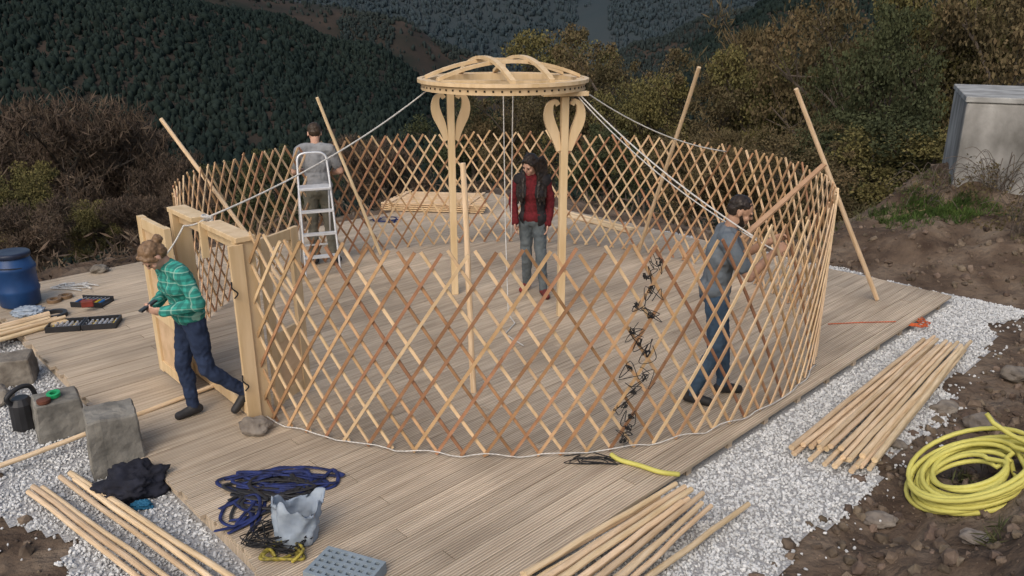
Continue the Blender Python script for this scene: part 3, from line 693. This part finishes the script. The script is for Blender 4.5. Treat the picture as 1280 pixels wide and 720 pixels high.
for z in (.45,1.2):
    m=M(); m.tube(crv([JR-dd*.055+dn*.14-o_+V((0,0,z)),JR-dd*.08+dn*.15-o_+V((0,0,z-.04)),JR-dd*.10+dn*.12-o_+V((0,0,z-.08)),JR-dd*.08+dn*.14-o_+V((0,0,z-.12))],4),.006,5); m.build('black_cord',BLACK,dr)
# ---------------------------------------------------------------- crown ring and posts
RC=V((-.09,8.38,0)); RZ=2.42; RR=.835
cr=empty('roof_ring',(RC.x,RC.y,RZ),0,'domed wooden crown ring held up above the middle of the yurt','roof ring')
def annulus(m,r0,r1,z0,z1,n=64,mi=0):
    vs=[]
    for k in range(n):
        a=2*PI*k/n
        for r,z in ((r0,z0),(r1,z0),(r1,z1),(r0,z1)): vs.append((r*math.cos(a),r*math.sin(a),z))
    fs=[]
    for k in range(n):
        k2=(k+1)%n
        for j in range(4): fs.append((k*4+j,k2*4+j,k2*4+(j+1)%4,k*4+(j+1)%4))
    m.add(vs,fs,mi)
HOLE=mat('hole_dark',(.03,.018,.01),(.02,.012,.008),5,.9)  # dark colour on small rim blocks, painted-in shade of the open rafter holes
m=M(); annulus(m,RR-.09,RR-.017,-.045,.030); m.build('rim',[FRAMEW],cr)
m=M(); annulus(m,RR-.014,RR+.035,.002,.036); m.build('outer_rim',[FRAMEW],cr)
m=M(); annulus(m,RR-.016,RR,-.070,.0)
for k in range(64):
    a=2*PI*k/64; c=V(((RR+.001)*math.cos(a),(RR+.001)*math.sin(a),-.034)); t=V((-math.sin(a),math.cos(a),0)); m.frame(c,t*.009,V((math.cos(a),math.sin(a),0))*.003,V((0,0,.009)),1)
m.build('lower_rim',[FRAMEW,HOLE],cr)
def arc(p,q,hh,w,h,m):
    pts=[]; K=16
    for k in range(K+1):
        t=k/K; pts.append(V(p).lerp(V(q),t)+V((0,0,hh*(1-(2*t-1)**2))))
    d=(V(q)-V(p)).normalized(); sd=V((-d.y,d.x,0)); vs=[]
    for pt in pts: vs+=[pt+sd*w/2,pt-sd*w/2,pt-sd*w/2+V((0,0,h)),pt+sd*w/2+V((0,0,h))]
    fs=[]
    for k in range(K):
        for j in range(4): fs.append((k*4+(j+1)%4,k*4+j,(k+1)*4+j,(k+1)*4+(j+1)%4))
    fs+=[(0,1,2,3),(K*4+3,K*4+2,K*4+1,K*4)]; m.add(vs,fs)
for ang,offs in ((R(22),(-.2,.2)),(R(112),(-.2,.2))):
    for off in offs :
        hl=math.sqrt((RR-.05)**2-off**2); c,s=math.cos(ang),math.sin(ang)
        p=(c*-hl-s*off,s*-hl+c*off,.031); q=(c*hl-s*off,s*hl+c*off,p[2]); m=M(); arc(p,q,.155+(.0 if ang<1 else .033),.055,.034,m); m.build('dome_rib',FRAMEW,cr)
m=M(); m.bar((-RR+.09,.0,-.01),(RR-.09,.0,-.01),.07,.04); m.build('cross_beam',FRAMEW,cr)
m=M(); m.bar((.0,-.03,.012),(.0,-.03,.17),.03,.05,up=(1,0,0)); m.build('king_strut',FRAMEW,cr)
def ribbon(m,pts,ws,th,y0=0):
    n=len(pts); L_=[];R_=[]
    for i in range(n):
        a=V(pts[max(i-1,0)]);b=V(pts[min(i+1,n-1)]); t=(b-a).normalized(); nn=V((-t.z,0,t.x)); L_.append(V(pts[i])+nn*ws[i]/2); R_.append(V(pts[i])-nn*ws[i]/2)
    vs=[]
    for i in range(n):
        for q,yy in ((L_[i],-th/2),(R_[i],-th/2),(R_[i],th/2),(L_[i],th/2)): vs.append((q.x,q.y+yy,q.z))
    fs=[]
    for i in range(n-1):
        for j in range(4): fs.append((i*4+j,i*4+(j+1)%4,(i+1)*4+(j+1)%4,(i+1)*4+j))
    fs+=[(3,2,1,0),((n-1)*4,(n-1)*4+1,(n-1)*4+2,(n-1)*4+3)]; m.add(vs,fs)
def post(x,y,label,rz):
    e=empty('roof_post',(x,y,0),rz,label,'post'); top=RZ-.072
    m=M(); m.bar((0,0,0),(0,0,top-.05),.075,.075,up=(0,1,0)); m.build('shaft',FRAMEW,e,bevel=.006)
    m=M(); m.box((0,0,top-.022),(.46,.12,.044)); m.build('head_beam',FRAMEW,e,bevel=.004)
    for sgn in (1,-1):
        path=crv([(sgn*.058,0,top-.58),(sgn*.080,0,top-.48),(sgn*.110,0,top-.39),(sgn*.145,0,top-.31),(sgn*.165,0,top-.22),(sgn*.150,0,top-.13),(sgn*.10,0,top-.095),(sgn*.070,0,top-.13)],6)
        n=len(path); ws=[.040+.065*math.sin(PI*min(1,i/n*1.25)) if i<n*.8 else .045 for i in range(n)]
        m=M(); ribbon(m,path,ws,.044); m.build('bracket',FRAMEW,e)
    return e
post(-.66,8.75,'left roof post with broad carved brackets under the crown ring',R(12))
post(.52,8.05,'right roof post with broad carved brackets under the crown ring',R(12))
rope('white rope from the crown ring down to the door frame on the left',[RC+V((-.72,.1,RZ-.05)),V((-2.42,6.18,DH+.055))],.008,.10)
rope('short white rope tail hanging outside the door header',[V((-2.42,6.18,DH+.055)),V((-2.56,6.06,DH+.02)),V((-2.72,5.96,1.26))],.007,.02)
m=M(); m.tube(crv([V((-2.42,6.18,DH+.045))+V((.045*math.cos(t*2.1),.045*math.sin(t*2.1),.03*math.sin(t))) for t in range(12)],4),.008,6); tag(m.build('rope_knot',ROPE),'white rope knot on top of the door header','rope')
rope('white rope from the crown ring to the lattice by the man in blue-grey, upper strand',[RC+V((.70,-.2,RZ-.05)),EL(R(-54))+V((0,0,1.5))],.007,.08)
rope('white rope from the crown ring to the lattice by the man in blue-grey, lower strand',[RC+V((.68,-.22,RZ-.06)),EL(R(-50))+V((0,0,1.38))],.006,.13)
rope('white rope from the crown ring to the far right lattice',[RC+V((.75,.05,RZ-.05)),EL(R(33))+V((0,0,1.5))],.007,.12)
rope('white rope hanging straight from the crown ring, nearer the left post',[RC+V((.0,-.05,RZ-.04)),RC+V((.02,-.1,.9)),RC+V((.05,-.35,.02)),RC+V((.12,-.6,.014)),RC+V((.02,-.9,.014)),RC+V((.2,-1.2,.014))],.006,.0)
rope('white rope hanging from the crown ring beside the woman in maroon',[RC+V((.1,.1,RZ-.04)),RC+V((.08,.1,.75))],.006,.0)
def tpole(p,q,r=.024,name='wooden_pole',label='',cat='pole',group=None,mt=POLEW,n=10):
    p=V(p);q=V(q);L=(q-p).length; m=M(); K=6
    m.tube([V((L*k/K,random.uniform(-.005,.005),random.uniform(-.004,.004))) for k in range(K+1)],[r*(1-.12*k/K) for k in range(K+1)],n)
    o=m.build(name,mt,smooth=False); o.location=p; o.rotation_euler=(q-p).to_track_quat('X','Z').to_euler(); return tag(o,label,cat,group)
tpole(G(372,378,.02),P(201,148,8.5),label='pole leaning far left over the lattice wall, leftmost of the upright poles')
tpole(G(476,318,.02),P(396,122,9.75),.022,label='pole leaning beside the man in the grey T-shirt')
tpole(G(797,318,.02),P(874,84,9.0),.026,label='tall pole leaning behind the lattice between the woman in maroon and the man in blue-grey')
tpole(G(1096,374,.02),P(995,111,8.2),.026,label='pole propped from outside against the right side of the lattice')
tpole(V((-.33,6.2,0)),P(579,204,6.2),.026,label='thin upright prop pole inside the front lattice')
m=M(); m.bar(P(1030,206,7.35),P(905,318,6.25),.05,.02); tag(m.build('batten',MID),'brown batten laid diagonally across the right lattice beside the man in blue-grey','batten')
# ---------------------------------------------------------------- stepladder
ld=empty('stepladder',G(405,349),R(20),'white aluminium stepladder inside the left of the yurt, before the man in grey','ladder')
lean=.30; HL=1.5
m=M(); w=.21
m.tube(crv([(-w,0,0),(-w*.92,lean*.5,.75),(-w*.85,lean*.9,1.3),(-w*.7,lean,HL-.03),(0,lean,HL),(w*.7,lean,HL-.03),(w*.85,lean*.9,1.3),(w*.92,lean*.5,.75),(w,0,0)],6),.013,8); m.build('front_rail',ALU,ld,smooth=True)
for sx in(-1,1):
    m=M(); m.tube([(sx*w*.9,.72,0),(sx*w*.85,lean+.04,1.08)],.011,8); m.build('rear_leg',ALU,ld,smooth=True)
m=M(); m.bar((-w*.88,.6,.28),(w*.88,.6,.28),.02,.02); m.build('rear_brace',ALU,ld)
for i,z in enumerate((.27,.54,.81)):
    m=M(); m.box((0,lean*z/1.5+.02,z),(2*w*.93,.08,.025)); m.build('tread',ALU,ld)
m=M(); m.box((0,lean*.72+.08,1.08),(2*w*.9,.24,.03)); m.build('top_platform',ALU,ld,bevel=.005)
# ---------------------------------------------------------------- pole bundles
def bundle(p0,p1,n,spread0,spread1,label,group,layers=1,z=.0,r=.02,jit=.06):
    p0=V(p0);p1=V(p1);d=(p1-p0).normalized(); s=V((-d.y,d.x,0)); cnt=max(1,(n+layers-1)//layers)
    for i in range(n):
        row=i%cnt; lay=i//cnt
        t=(row+.5*lay)/(max(1,cnt-1))-.5
        j0=random.uniform(-jit,jit);j1=random.uniform(-jit,jit)
        a=p0+s*(t*spread0+random.uniform(-.02,.02))+d*j0; b=p1+s*(t*spread1+random.uniform(-.02,.02))+d*j1
        zz=z+r+lay*r*1.8; a.z=zz; b.z=zz+random.uniform(0,.008)
        tpole(a,b,r*random.uniform(.85,1.08),label=label,group=group)
gz=-.05
bundle(G(1042,578,gz),G(1180,437,gz),20,.50,.34,'pale peeled pole in the bundle on the gravel at the right','poles bundled on the right gravel',layers=2,z=gz,r=.022,jit=.12)
tpole(G(1070,588,gz)+V((0,0,.03)),G(1212,432,gz)+V((0,0,.05)),.020,label='pale pole lying apart along the outer side of the right bundle')
bundle(G(690,752,.0),G(856,630,.0),13,.50,.28,'pale pole in the bundle lying across the deck edge at the bottom centre','poles bundled at the bottom centre',layers=2,z=.004,r=.021,jit=.10)
tpole(G(785,740,-.03),G(936,630,-.03),.021,label='single pole on the gravel right of the bottom centre bundle')
gl=-.055
bundle(G(86,600,gl),G(282,742,gl),3,.08,.13,'pale pole in the upper of two rows at the bottom left','poles in the upper row at the bottom left',z=gl,r=.021)
bundle(G(44,614,gl),G(232,760,gl),3,.08,.11,'pale pole in the lower of two rows at the bottom left','poles in the lower row at the bottom left',z=gl,r=.021)
bundle(G(68,402,.0),G(-60,438,.0),9,.34,.3,'pale pole in the bundle at the left edge of the deck','poles bundled on the left of the deck',layers=2,z=.002,r=.024,jit=.1)
tpole(G(-20,590,-.01),G(268,482,.03),.020,label='long pole lying from the deck past the concrete blocks at the left')
# ---------------------------------------------------------------- concrete blocks and rocks
def rock(loc,dim,label,name='rock',cat='rock',mt=STONE,seed=0,boxy=.0,rz=0):
    bm=bmesh.new()
    if boxy: 
        bmesh.ops.create_cube(bm,size=2); bmesh.ops.bevel(bm,geom=bm.edges[:],offset=.06,segments=1,affect='EDGES'); bmesh.ops.triangulate(bm,faces=bm.faces[:]); bmesh.ops.subdivide_edges(bm,edges=bm.edges[:],cuts=6,use_grid_fill=True)
    else: bmesh.ops.create_icosphere(bm,subdivisions=4,radius=1.15)
    for v in bm.verts:
        c=v.co.copy(); n=noise.noise(c*1.1+V((seed,0,0)))*(.07 if boxy else .4)+noise.noise(c*4+V((seed,0,0)))*(.035 if boxy else .07)
        v.co=c*(1+n)
        if boxy and v.co.z>0: v.co.x*=1-boxy*v.co.z; v.co.y*=1-boxy*v.co.z
        v.co=V((v.co.x*dim[0]/2,v.co.y*dim[1]/2,v.co.z*dim[2]/2+dim[2]*.44))
    me=bpy.data.meshes.new(name); bm.to_mesh(me); bm.free(); me.materials.append(mt)
    o=bpy.data.objects.new(name,me); C.objects.link(o); o.location=loc; o.rotation_euler=(0,0,rz); return tag(o,label,cat)
b1=G(68,548,-.1); b2=G(139,592,-.1)
rock(b1+V((0,.12,0)),(.35,.33,.33),'rough concrete block with the green tape on it','concrete_block','block',CONC,1,.12,R(35))
rock(b2+V((0,.12,0)),(.35,.33,.48),'tall rough concrete block in front of the dark jacket','concrete_block','block',CONC,5,.06,R(30))
rock(G(12,482,-.1)+V((0,.1,0)),(.34,.3,.26),'rough stone block at the left edge beside the deck','rock','rock',STONE,3,.1,R(20))
rock(G(4,508,-.1)+V((-.1,.05,0)),(.25,.25,.16),'small stone below the rough block at the left edge',seed=9)
rock(G(319,540,0),(.22,.18,.12),'small brown rock on the deck at the foot of the door frame',seed=12)
for i,(px,py,dm,lab) in enumerate([(1225,535,(.2,.17,.12),'grey rock on the earth bank above the yellow hose coil'),(1180,515,(.2,.14,.09),'flat rock on the earth beside the right pole bundle'),(1120,560,(.13,.1,.07),'small grey rock between the right pole bundle and the yellow hose'),
 (1268,475,(.22,.18,.12),'grey rock on the earth bank at the right edge'),(1100,655,(.18,.12,.08),'grey rock on the earth left of the yellow hose coil'),(1215,678,(.14,.12,.08),'small rock below the yellow hose coil')]):
    rock(GT(px,py),dm,lab,seed=15+3*i)
rock(G(125,340,0),(.2,.16,.1),'pale stone on the far left edge of the deck',seed=41)
TG=mat('tape_green',(.02,.35,.12),(.02,.25,.1),10,.4)
m=M(); annulus(m,.026,.05,-.014,.014,24); t=m.build('tape_roll',TG); t.location=b1+V((0,.1,.335)); t.rotation_euler=(R(8),0,0); tag(t,'green tape roll on the rough concrete block','tape')
m=M(); m.lathe([(.045,0),(.05,.01),(.05,.03),(.02,.04)],18); t=m.build('round_tin',mat('rust',(.14,.05,.03),(.07,.03,.02),9,.7)); t.location=b1+V((-.02,-.005,.312)); tag(t,'small dark red tin beside the green tape roll','tin')
BP=mat('black_plastic',(.03,.03,.033),(.018,.018,.02),9,.45)
j=G(24,542,-.1); jg=empty('power_tool',j+V((0,.1,0)),R(60),'black power tool standing left of the concrete block with green tape','power tool')
m=M(); m.tube([(0,0,.0),(0,0,.02),(0,0,.22),(0,0,.27)],[.085,.095,.09,.06],14); m.build('motor_body',BP,jg,bevel=.004)
m=M(); m.tube(crv([(-.06,0,.22),(-.10,0,.30),(.0,0,.35),(.09,0,.33),(.12,0,.24)],5),.02,8); m.build('handle',BP,jg,smooth=True)
m=M(); m.tube([(.07,0,.1),(.2,0,.16),(.26,0,.2)],[.05,.04,.03],10); m.build('nozzle',BP,jg,smooth=True)
def cloth(loc,dim,mt,label,name,cat,seed,rz=0,amp=.35,fz=1.1,sm=True):
    bm=bmesh.new(); bmesh.ops.create_icosphere(bm,subdivisions=5,radius=1)
    for v in bm.verts:
        c=v.co.copy(); n=noise.ridged_multi_fractal(c*fz+V((seed,0,0)),1,2,4,.9,1.5)*.16+noise.noise(c*2+V((seed,0,0)))*amp+abs(noise.noise(c*5+V((seed,7,0))))*.25
        v.co=c*(.75+n); v.co=V((v.co.x*dim[0]/2,v.co.y*dim[1]/2,max(-.4,v.co.z)*dim[2]/1.4+dim[2]*.28))
    me=bpy.data.meshes.new(name); bm.to_mesh(me); bm.free(); me.materials.append(mt); me.polygons.foreach_set('use_smooth',[sm]*len(me.polygons))
    o=bpy.data.objects.new(name,me); C.objects.link(o); o.location=loc; o.rotation_euler=(0,0,rz); return tag(o,label,cat)
cloth(G(168,615,-.09),(.46,.36,.2),mat('navy_cloth',(.02,.022,.035),(.01,.01,.015),10,.9),'dark jacket in a heap right of the tall concrete block','jacket','jacket',4,.5)
cloth(G(178,634,-.09),(.16,.08,.05),mat('cyan_cloth',(.02,.12,.22),(.01,.08,.15),10,.8),'small blue cloth under the dark jacket','cloth','cloth',6)
BAG=mat('bag_plastic',(.55,.62,.70),(.32,.38,.46),7,.18,.6,12,spec=.7,trans=.35)
cloth(G(36,392,0),(.34,.26,.08),BAG,'flat pale plastic bag on the deck beside the blue barrel','plastic_bag','bag',14,.1,.3,1.9,True)
def bag():
    nu,nv=48,18; vs=[]
    for j in range(nv+1):
        t=j/nv
        for i in range(nu):
            a=2*PI*i/nu; r=.105+.028*t
            r*=1+.10*noise.noise(V((math.cos(a)*2.2,math.sin(a)*2.2,t*2.5)))*2+.16*abs(noise.noise(V((math.cos(a)*5,math.sin(a)*5,t*5+4))))
            z=.26*t+(.05*noise.noise(V((math.cos(a)*2,math.sin(a)*2,9)))*2 if j==nv else 0)
            z+=.03*t*math.sin(a*2+1)
            vs.append((r*math.cos(a)*1.1,r*math.sin(a)*.9,z))
    b=len(vs); inner=[(x*.93,y*.93,z-.004) for x,y,z in vs[nu*2:]]; vs+=inner; m_=M(); fs=[]
    for j in range(nv):
        for i in range(nu): i2=(i+1)%nu; fs.append((j*nu+i,j*nu+i2,(j+1)*nu+i2,(j+1)*nu+i))
    nj=nv-2
    for j in range(nj):
        for i in range(nu): i2=(i+1)%nu; fs.append((b+j*nu+i2,b+j*nu+i,b+(j+1)*nu+i,b+(j+1)*nu+i2))
    for i in range(nu): i2=(i+1)%nu; fs.append((nv*nu+i,nv*nu+i2,b+nj*nu+i2,b+nj*nu+i))
    fs.append(tuple(range(nu-1,-1,-1))); fs.append(tuple(b+i for i in range(nu)))
    m_.add(vs,fs); return m_
o=bag().build('plastic_bag',BAG,smooth=True,loc=G(370,676,.003)); o.rotation_euler=(R(-6),R(8),.4); tag(o,'crumpled open pale blue-grey plastic bag standing on the deck by the straps','bag')
BLU=mat('strap_blue',(.024,.038,.15),(.010,.013,.04),14,.7); YEL=mat('hose_yellow',(.60,.56,.15),(.47,.43,.10),5,.5,.1,40); ORG=mat('cable_orange',(.55,.11,.03),(.4,.08,.02),8,.5)
def tangle(cx,cy,rx,ry,n,r,mt,label,name,cat,seed,flat=1,z0=.0,zh=.05,gz=0,lo=.25):
    random.seed(seed); pts=[]; an=0
    for k in range(n):
        an+=random.uniform(.7,1.9)*random.choice((1,1,-1)); q=random.uniform(lo,1.0); p=G(cx,cy,gz)+V((rx*q*math.cos(an),ry*q*math.sin(an),z0+r*flat+random.uniform(0,zh))); pts.append(p)
    m=M(); m.tube(crv(pts,8),r,6,flat=flat); return tag(m.build(name,mt,smooth=True),label,cat)
tangle(352,602,.44,.18,40,.015,BLU,'dark blue lashing strap tangled on the deck, upper of the strap heap','strap','strap',1,.25,zh=.03)
tangle(345,612,.42,.19,34,.014,BP,'black lashing strap tangled on the deck through the dark blue one','strap','strap',2,.25,zh=.03)
tangle(298,645,.20,.24,24,.013,BLU,'dark blue lashing strap at the left foot of the strap heap','strap','strap',3,.25,zh=.025)
tangle(318,630,.28,.24,26,.012,BP,'black strap between the two dark blue straps on the deck','strap','strap',4,.25,zh=.025)
tangle(352,676,.25,.20,90,.0035,BLACK,'tangle of black wire around the plastic bag','wire','wire',5,zh=.09,lo=.4)
tangle(352,694,.16,.12,20,.010,mat('cable_yb',(.42,.34,.05),(.02,.02,.02),26,.6),'yellow and black cable in front of the plastic bag','cable','cable',6)
tangle(742,578,.24,.08,30,.003,BLACK,'loose black string on the deck before the lattice','string','string',9,zh=.02)
tangle(480,277,.3,.14,16,.014,BLU,'dark strap heap on the floor behind the leaning pole','strap','strap',12,.3)
random.seed(5)
m=M(); pts=[]
c=GT(1212,604,.03); zc=c.z-.03
sl_=(zt(c.x+.4,c.y)-zt(c.x-.4,c.y))/.8; sy_=(zt(c.x,c.y+.4)-zt(c.x,c.y-.4))/.8
rad_=[.38,.31,.36,.25,.33,.17,.37,.27,.39,.21,.34,.14,.24,.36,.29,.38,.33]
for k in range(16*32):
    t=k/32*2*PI; i=int(k/32); fr_=k/32-i; w=rad_[i]*(1-fr_)+rad_[min(i+1,16)]*fr_; ex=w*math.cos(t)+.035*math.sin(i*2.1); ey=w*.95*math.sin(t)+.035*math.cos(i*1.7)
    pts.append(V((c.x+ex,c.y+ey,zc+max(0,sl_)*ex+max(-.05,sy_)*ey+.045+i*.008+.010*math.sin(t*1.5+i))))
pts+= [pts[-1]+V((-.08,.10,.02)),pts[-1]+V((-.14,.20,.05)),pts[-1]+V((-.16,.26,.09))]
m.tube(pts,.0165,8); tag(m.build('hose',YEL,smooth=True),'coiled yellow hose on the earth bank at the lower right','hose')
m=M(); m.tube(crv([G(764,568,.03),G(775,575,.025),G(800,582,.024),G(825,590,.024),G(849,593,-.0)],6),.018,8); tag(m.build('hose',YEL,smooth=True),'short piece of yellow hose at the deck edge before the lattice','hose')
tangle(1138,404,.30,.2,26,.006,ORG,'orange cable tangled on the gravel beside the deck','cable','cable',21,zh=.02,gz=-.04)
rope('orange cable end running back along the deck from the tangle',[G(1035,405,.01),G(1075,403,.01),G(1120,402,.01)],.005,0,ORG,'cable','cable')
rope('thin black wire lying at the foot of the front lattice',[G(705,570,.01),G(740,565,.01),G(765,572,.01)],.004,0,BLACK,'wire','wire')
m=M(); GB=mat('grey_blue_plastic',(.25,.30,.34),(.19,.23,.26),8,.6)
vb=empty('vent_block',G(432,722,0),R(-22),'grey block with rows of square holes at the bottom edge','block')
w_,d_,h_=.37,.23,.075
for i in range(8): m.box((-w_/2+i*w_/7,0,h_/2),(.024,d_,h_-.001))
for j_ in range(6): m.box((0,-d_/2+j_*d_/5,h_/2),(w_+.023,.022,h_+.002))
m.build('grid_shell',GB,vb)
bl=mat('barrel_blue',(.02,.07,.20),(.012,.04,.12),4,.4,.05); bp_=G(17,386,0)
br=empty('barrel',bp_+V((0,.15,0)),0,'blue plastic barrel on the left edge of the deck','barrel')
m=M(); m.lathe([(.17,0),(.2,.02),(.205,.15),(.215,.17),(.215,.2),(.205,.22),(.205,.4),(.215,.42),(.215,.45),(.2,.47),(.17,.55),(.165,.56)],32); m.build('body',bl,br,smooth=True)
m=M(); m.lathe([(.178,.555),(.185,.56),(.185,.60),(.175,.61),(.1,.60)],32); m.build('lid',mat('lid_black',(.02,.03,.06),(.015,.02,.04),8,.4),br,smooth=True)
m=M(); m.tube([(.2*math.cos(t),-.2*abs(math.sin(t))-.012,.44+.03*math.sin(t)) for t in np.arange(.6,2.6,.2)],.006,6); m.build('handle',BP,br)
SILV=mat('tool_steel',(.62,.62,.64),(.42,.42,.44),20,.35,metal=.5); TB=mat('tool_blue',(.03,.16,.42),(.02,.1,.3),10,.5); TR=mat('tool_red',(.25,.04,.03),(.12,.03,.02),10,.5); TY=mat('tool_yellow',(.60,.42,.03),(.5,.33,.02),10,.5)
tc_=empty('tool_case',G(106,408,0),R(12),'open black tool case lying flat with sockets and spanners','tool case')
def tray(x,w,d,name,mt=BP):
    m=M(); m.box((x,0,.008),(w,d,.016))
    for s in(-1,1): m.box((x+s*(w/2-.008),0,.035),(.016,d,.05)); m.box((x,s*(d/2-.008),.035),(w-.034,.015,.05))
    return m.build(name,mt,tc_)
tray(-.17,.33,.26,'case_half'); tray(.17,.33,.26,'case_half')
for i in range(26):
    x=-.29+.024*i
    if i%2:
        for yy in (-.085,-.02,.05): m=M(); m.lathe([(.011,.018),(.011,.05)],8,c=(x,yy+random.uniform(-.01,.01),0)); m.build('socket',SILV,tc_)
    else: m=M(); m.bar((x,-.09,.03),(x+.01,.08,.03),.010,.012); m.build('spanner',SILV if i%8 else TY,tc_)
tc2=empty('tool_tray',G(116,380,0),R(-5),'blue handled tools in a black tray behind the tool case','tool tray')
m=M(); m.box((0,0,.01),(.36,.24,.02)); m.box((0,.115,.035),(.36,.015,.05)); m.box((0,-.115,.035),(.36,.015,.05)); m.build('tray',BP,tc2)
for i in range(7):
    m=M(); x=-.14+.045*i; m.tube([(x,-.08,.045),(x+.01,.0,.05)],.012,8); m.build('handle',(TB,TR,TY)[i%3],tc2); m=M(); m.tube([(x+.01,.0,.05),(x+.02,.09,.045)],.005,6); m.build('blade',SILV,tc2)
m=M(); m.box((0,0,.035),(.12,.08,.07)); t=m.build('tool_battery',TR,bevel=.01); t.location=G(110,383,.06); t.rotation_euler=(0,0,.4); tag(t,'small dark red power tool battery on the tool tray','battery')
tangle(98,361,.32,.16,26,.008,ROPE,'white rope loosely coiled on the far left of the deck','rope','rope',31,zh=.03)
for i,(px,py,lab) in enumerate(((68,377,'brown roll of tape, left one near the tool tray'),(82,372,'brown roll of tape, right one near the tool tray'))):
    m=M(); annulus(m,.04,.075,0,.035,24); t=m.build('tape_roll',mat('tape_brown',(.22,.14,.08),(.16,.1,.05),9,.5)); t.location=G(px,py,.002); tag(t,lab,'tape')
m=M(); annulus(m,.09,.13,.0,.04,30); t=m.build('cable_roll',BP); t.location=G(68,395,.002); tag(t,'black round cable roll between pole bundle and tool case','cable')
st_=empty('board_stack',G(548,258,0),R(-8),'stack of pale folded lattice laths on the floor at the back left','board stack')
for k_ in range(4):
    m=M(); 
    for i in range(9): m.bar((-.85+.02*i,-.45+.11*i,.03+.035*k_),(.85-.03*i+.02*k_,-.42+.11*i,.03+.035*k_),.06,.02)
    m.bar((-.7,-.5,.048+.035*k_),(-.6,.5,.048+.035*k_),.05,.012); m.bar((.6,-.5,.048+.035*k_),(.7,.5,.048+.035*k_),.05,.012)
    m.build('lath_layer',PALE,st_)
bundle(G(705,268,0),G(790,290,0),5,.2,.2,'pale lath lying on the floor at the back behind the right post','laths on the floor at the back',z=.0,r=.018)
# ---------------------------------------------------------------- light, world, camera
w=bpy.data.worlds.new('World'); S.world=w; w.use_nodes=True; nt=w.node_tree; bg=nt.nodes['Background']; sky=nt.nodes.new('ShaderNodeTexSky'); sky.sky_type='NISHITA'; sky.sun_disc=False
sky.sun_elevation=R(42); sky.sun_rotation=R(200); sky.air_density=1.2; sky.dust_density=4; nt.links.new(sky.outputs[0],bg.inputs[0]); bg.inputs[1].default_value=.15
sl=bpy.data.lights.new('sun','SUN'); sl.energy=1.3; sl.angle=R(45); sl.color=(1,.96,.91); so=bpy.data.objects.new('sun',sl); C.objects.link(so); so.rotation_euler=(R(45),0,R(-20))
cam=bpy.data.cameras.new('camera'); co=bpy.data.objects.new('camera',cam); C.objects.link(co); co.location=(0,0,H); co.rotation_euler=(PI/2-PITCH,0,0); cam.sensor_width=36; cam.lens=36*F/1280; cam.clip_end=4000; cam.clip_start=.05
S.camera=co
S.view_settings.view_transform='Standard'; S.view_settings.look='None'; S.view_settings.exposure=0
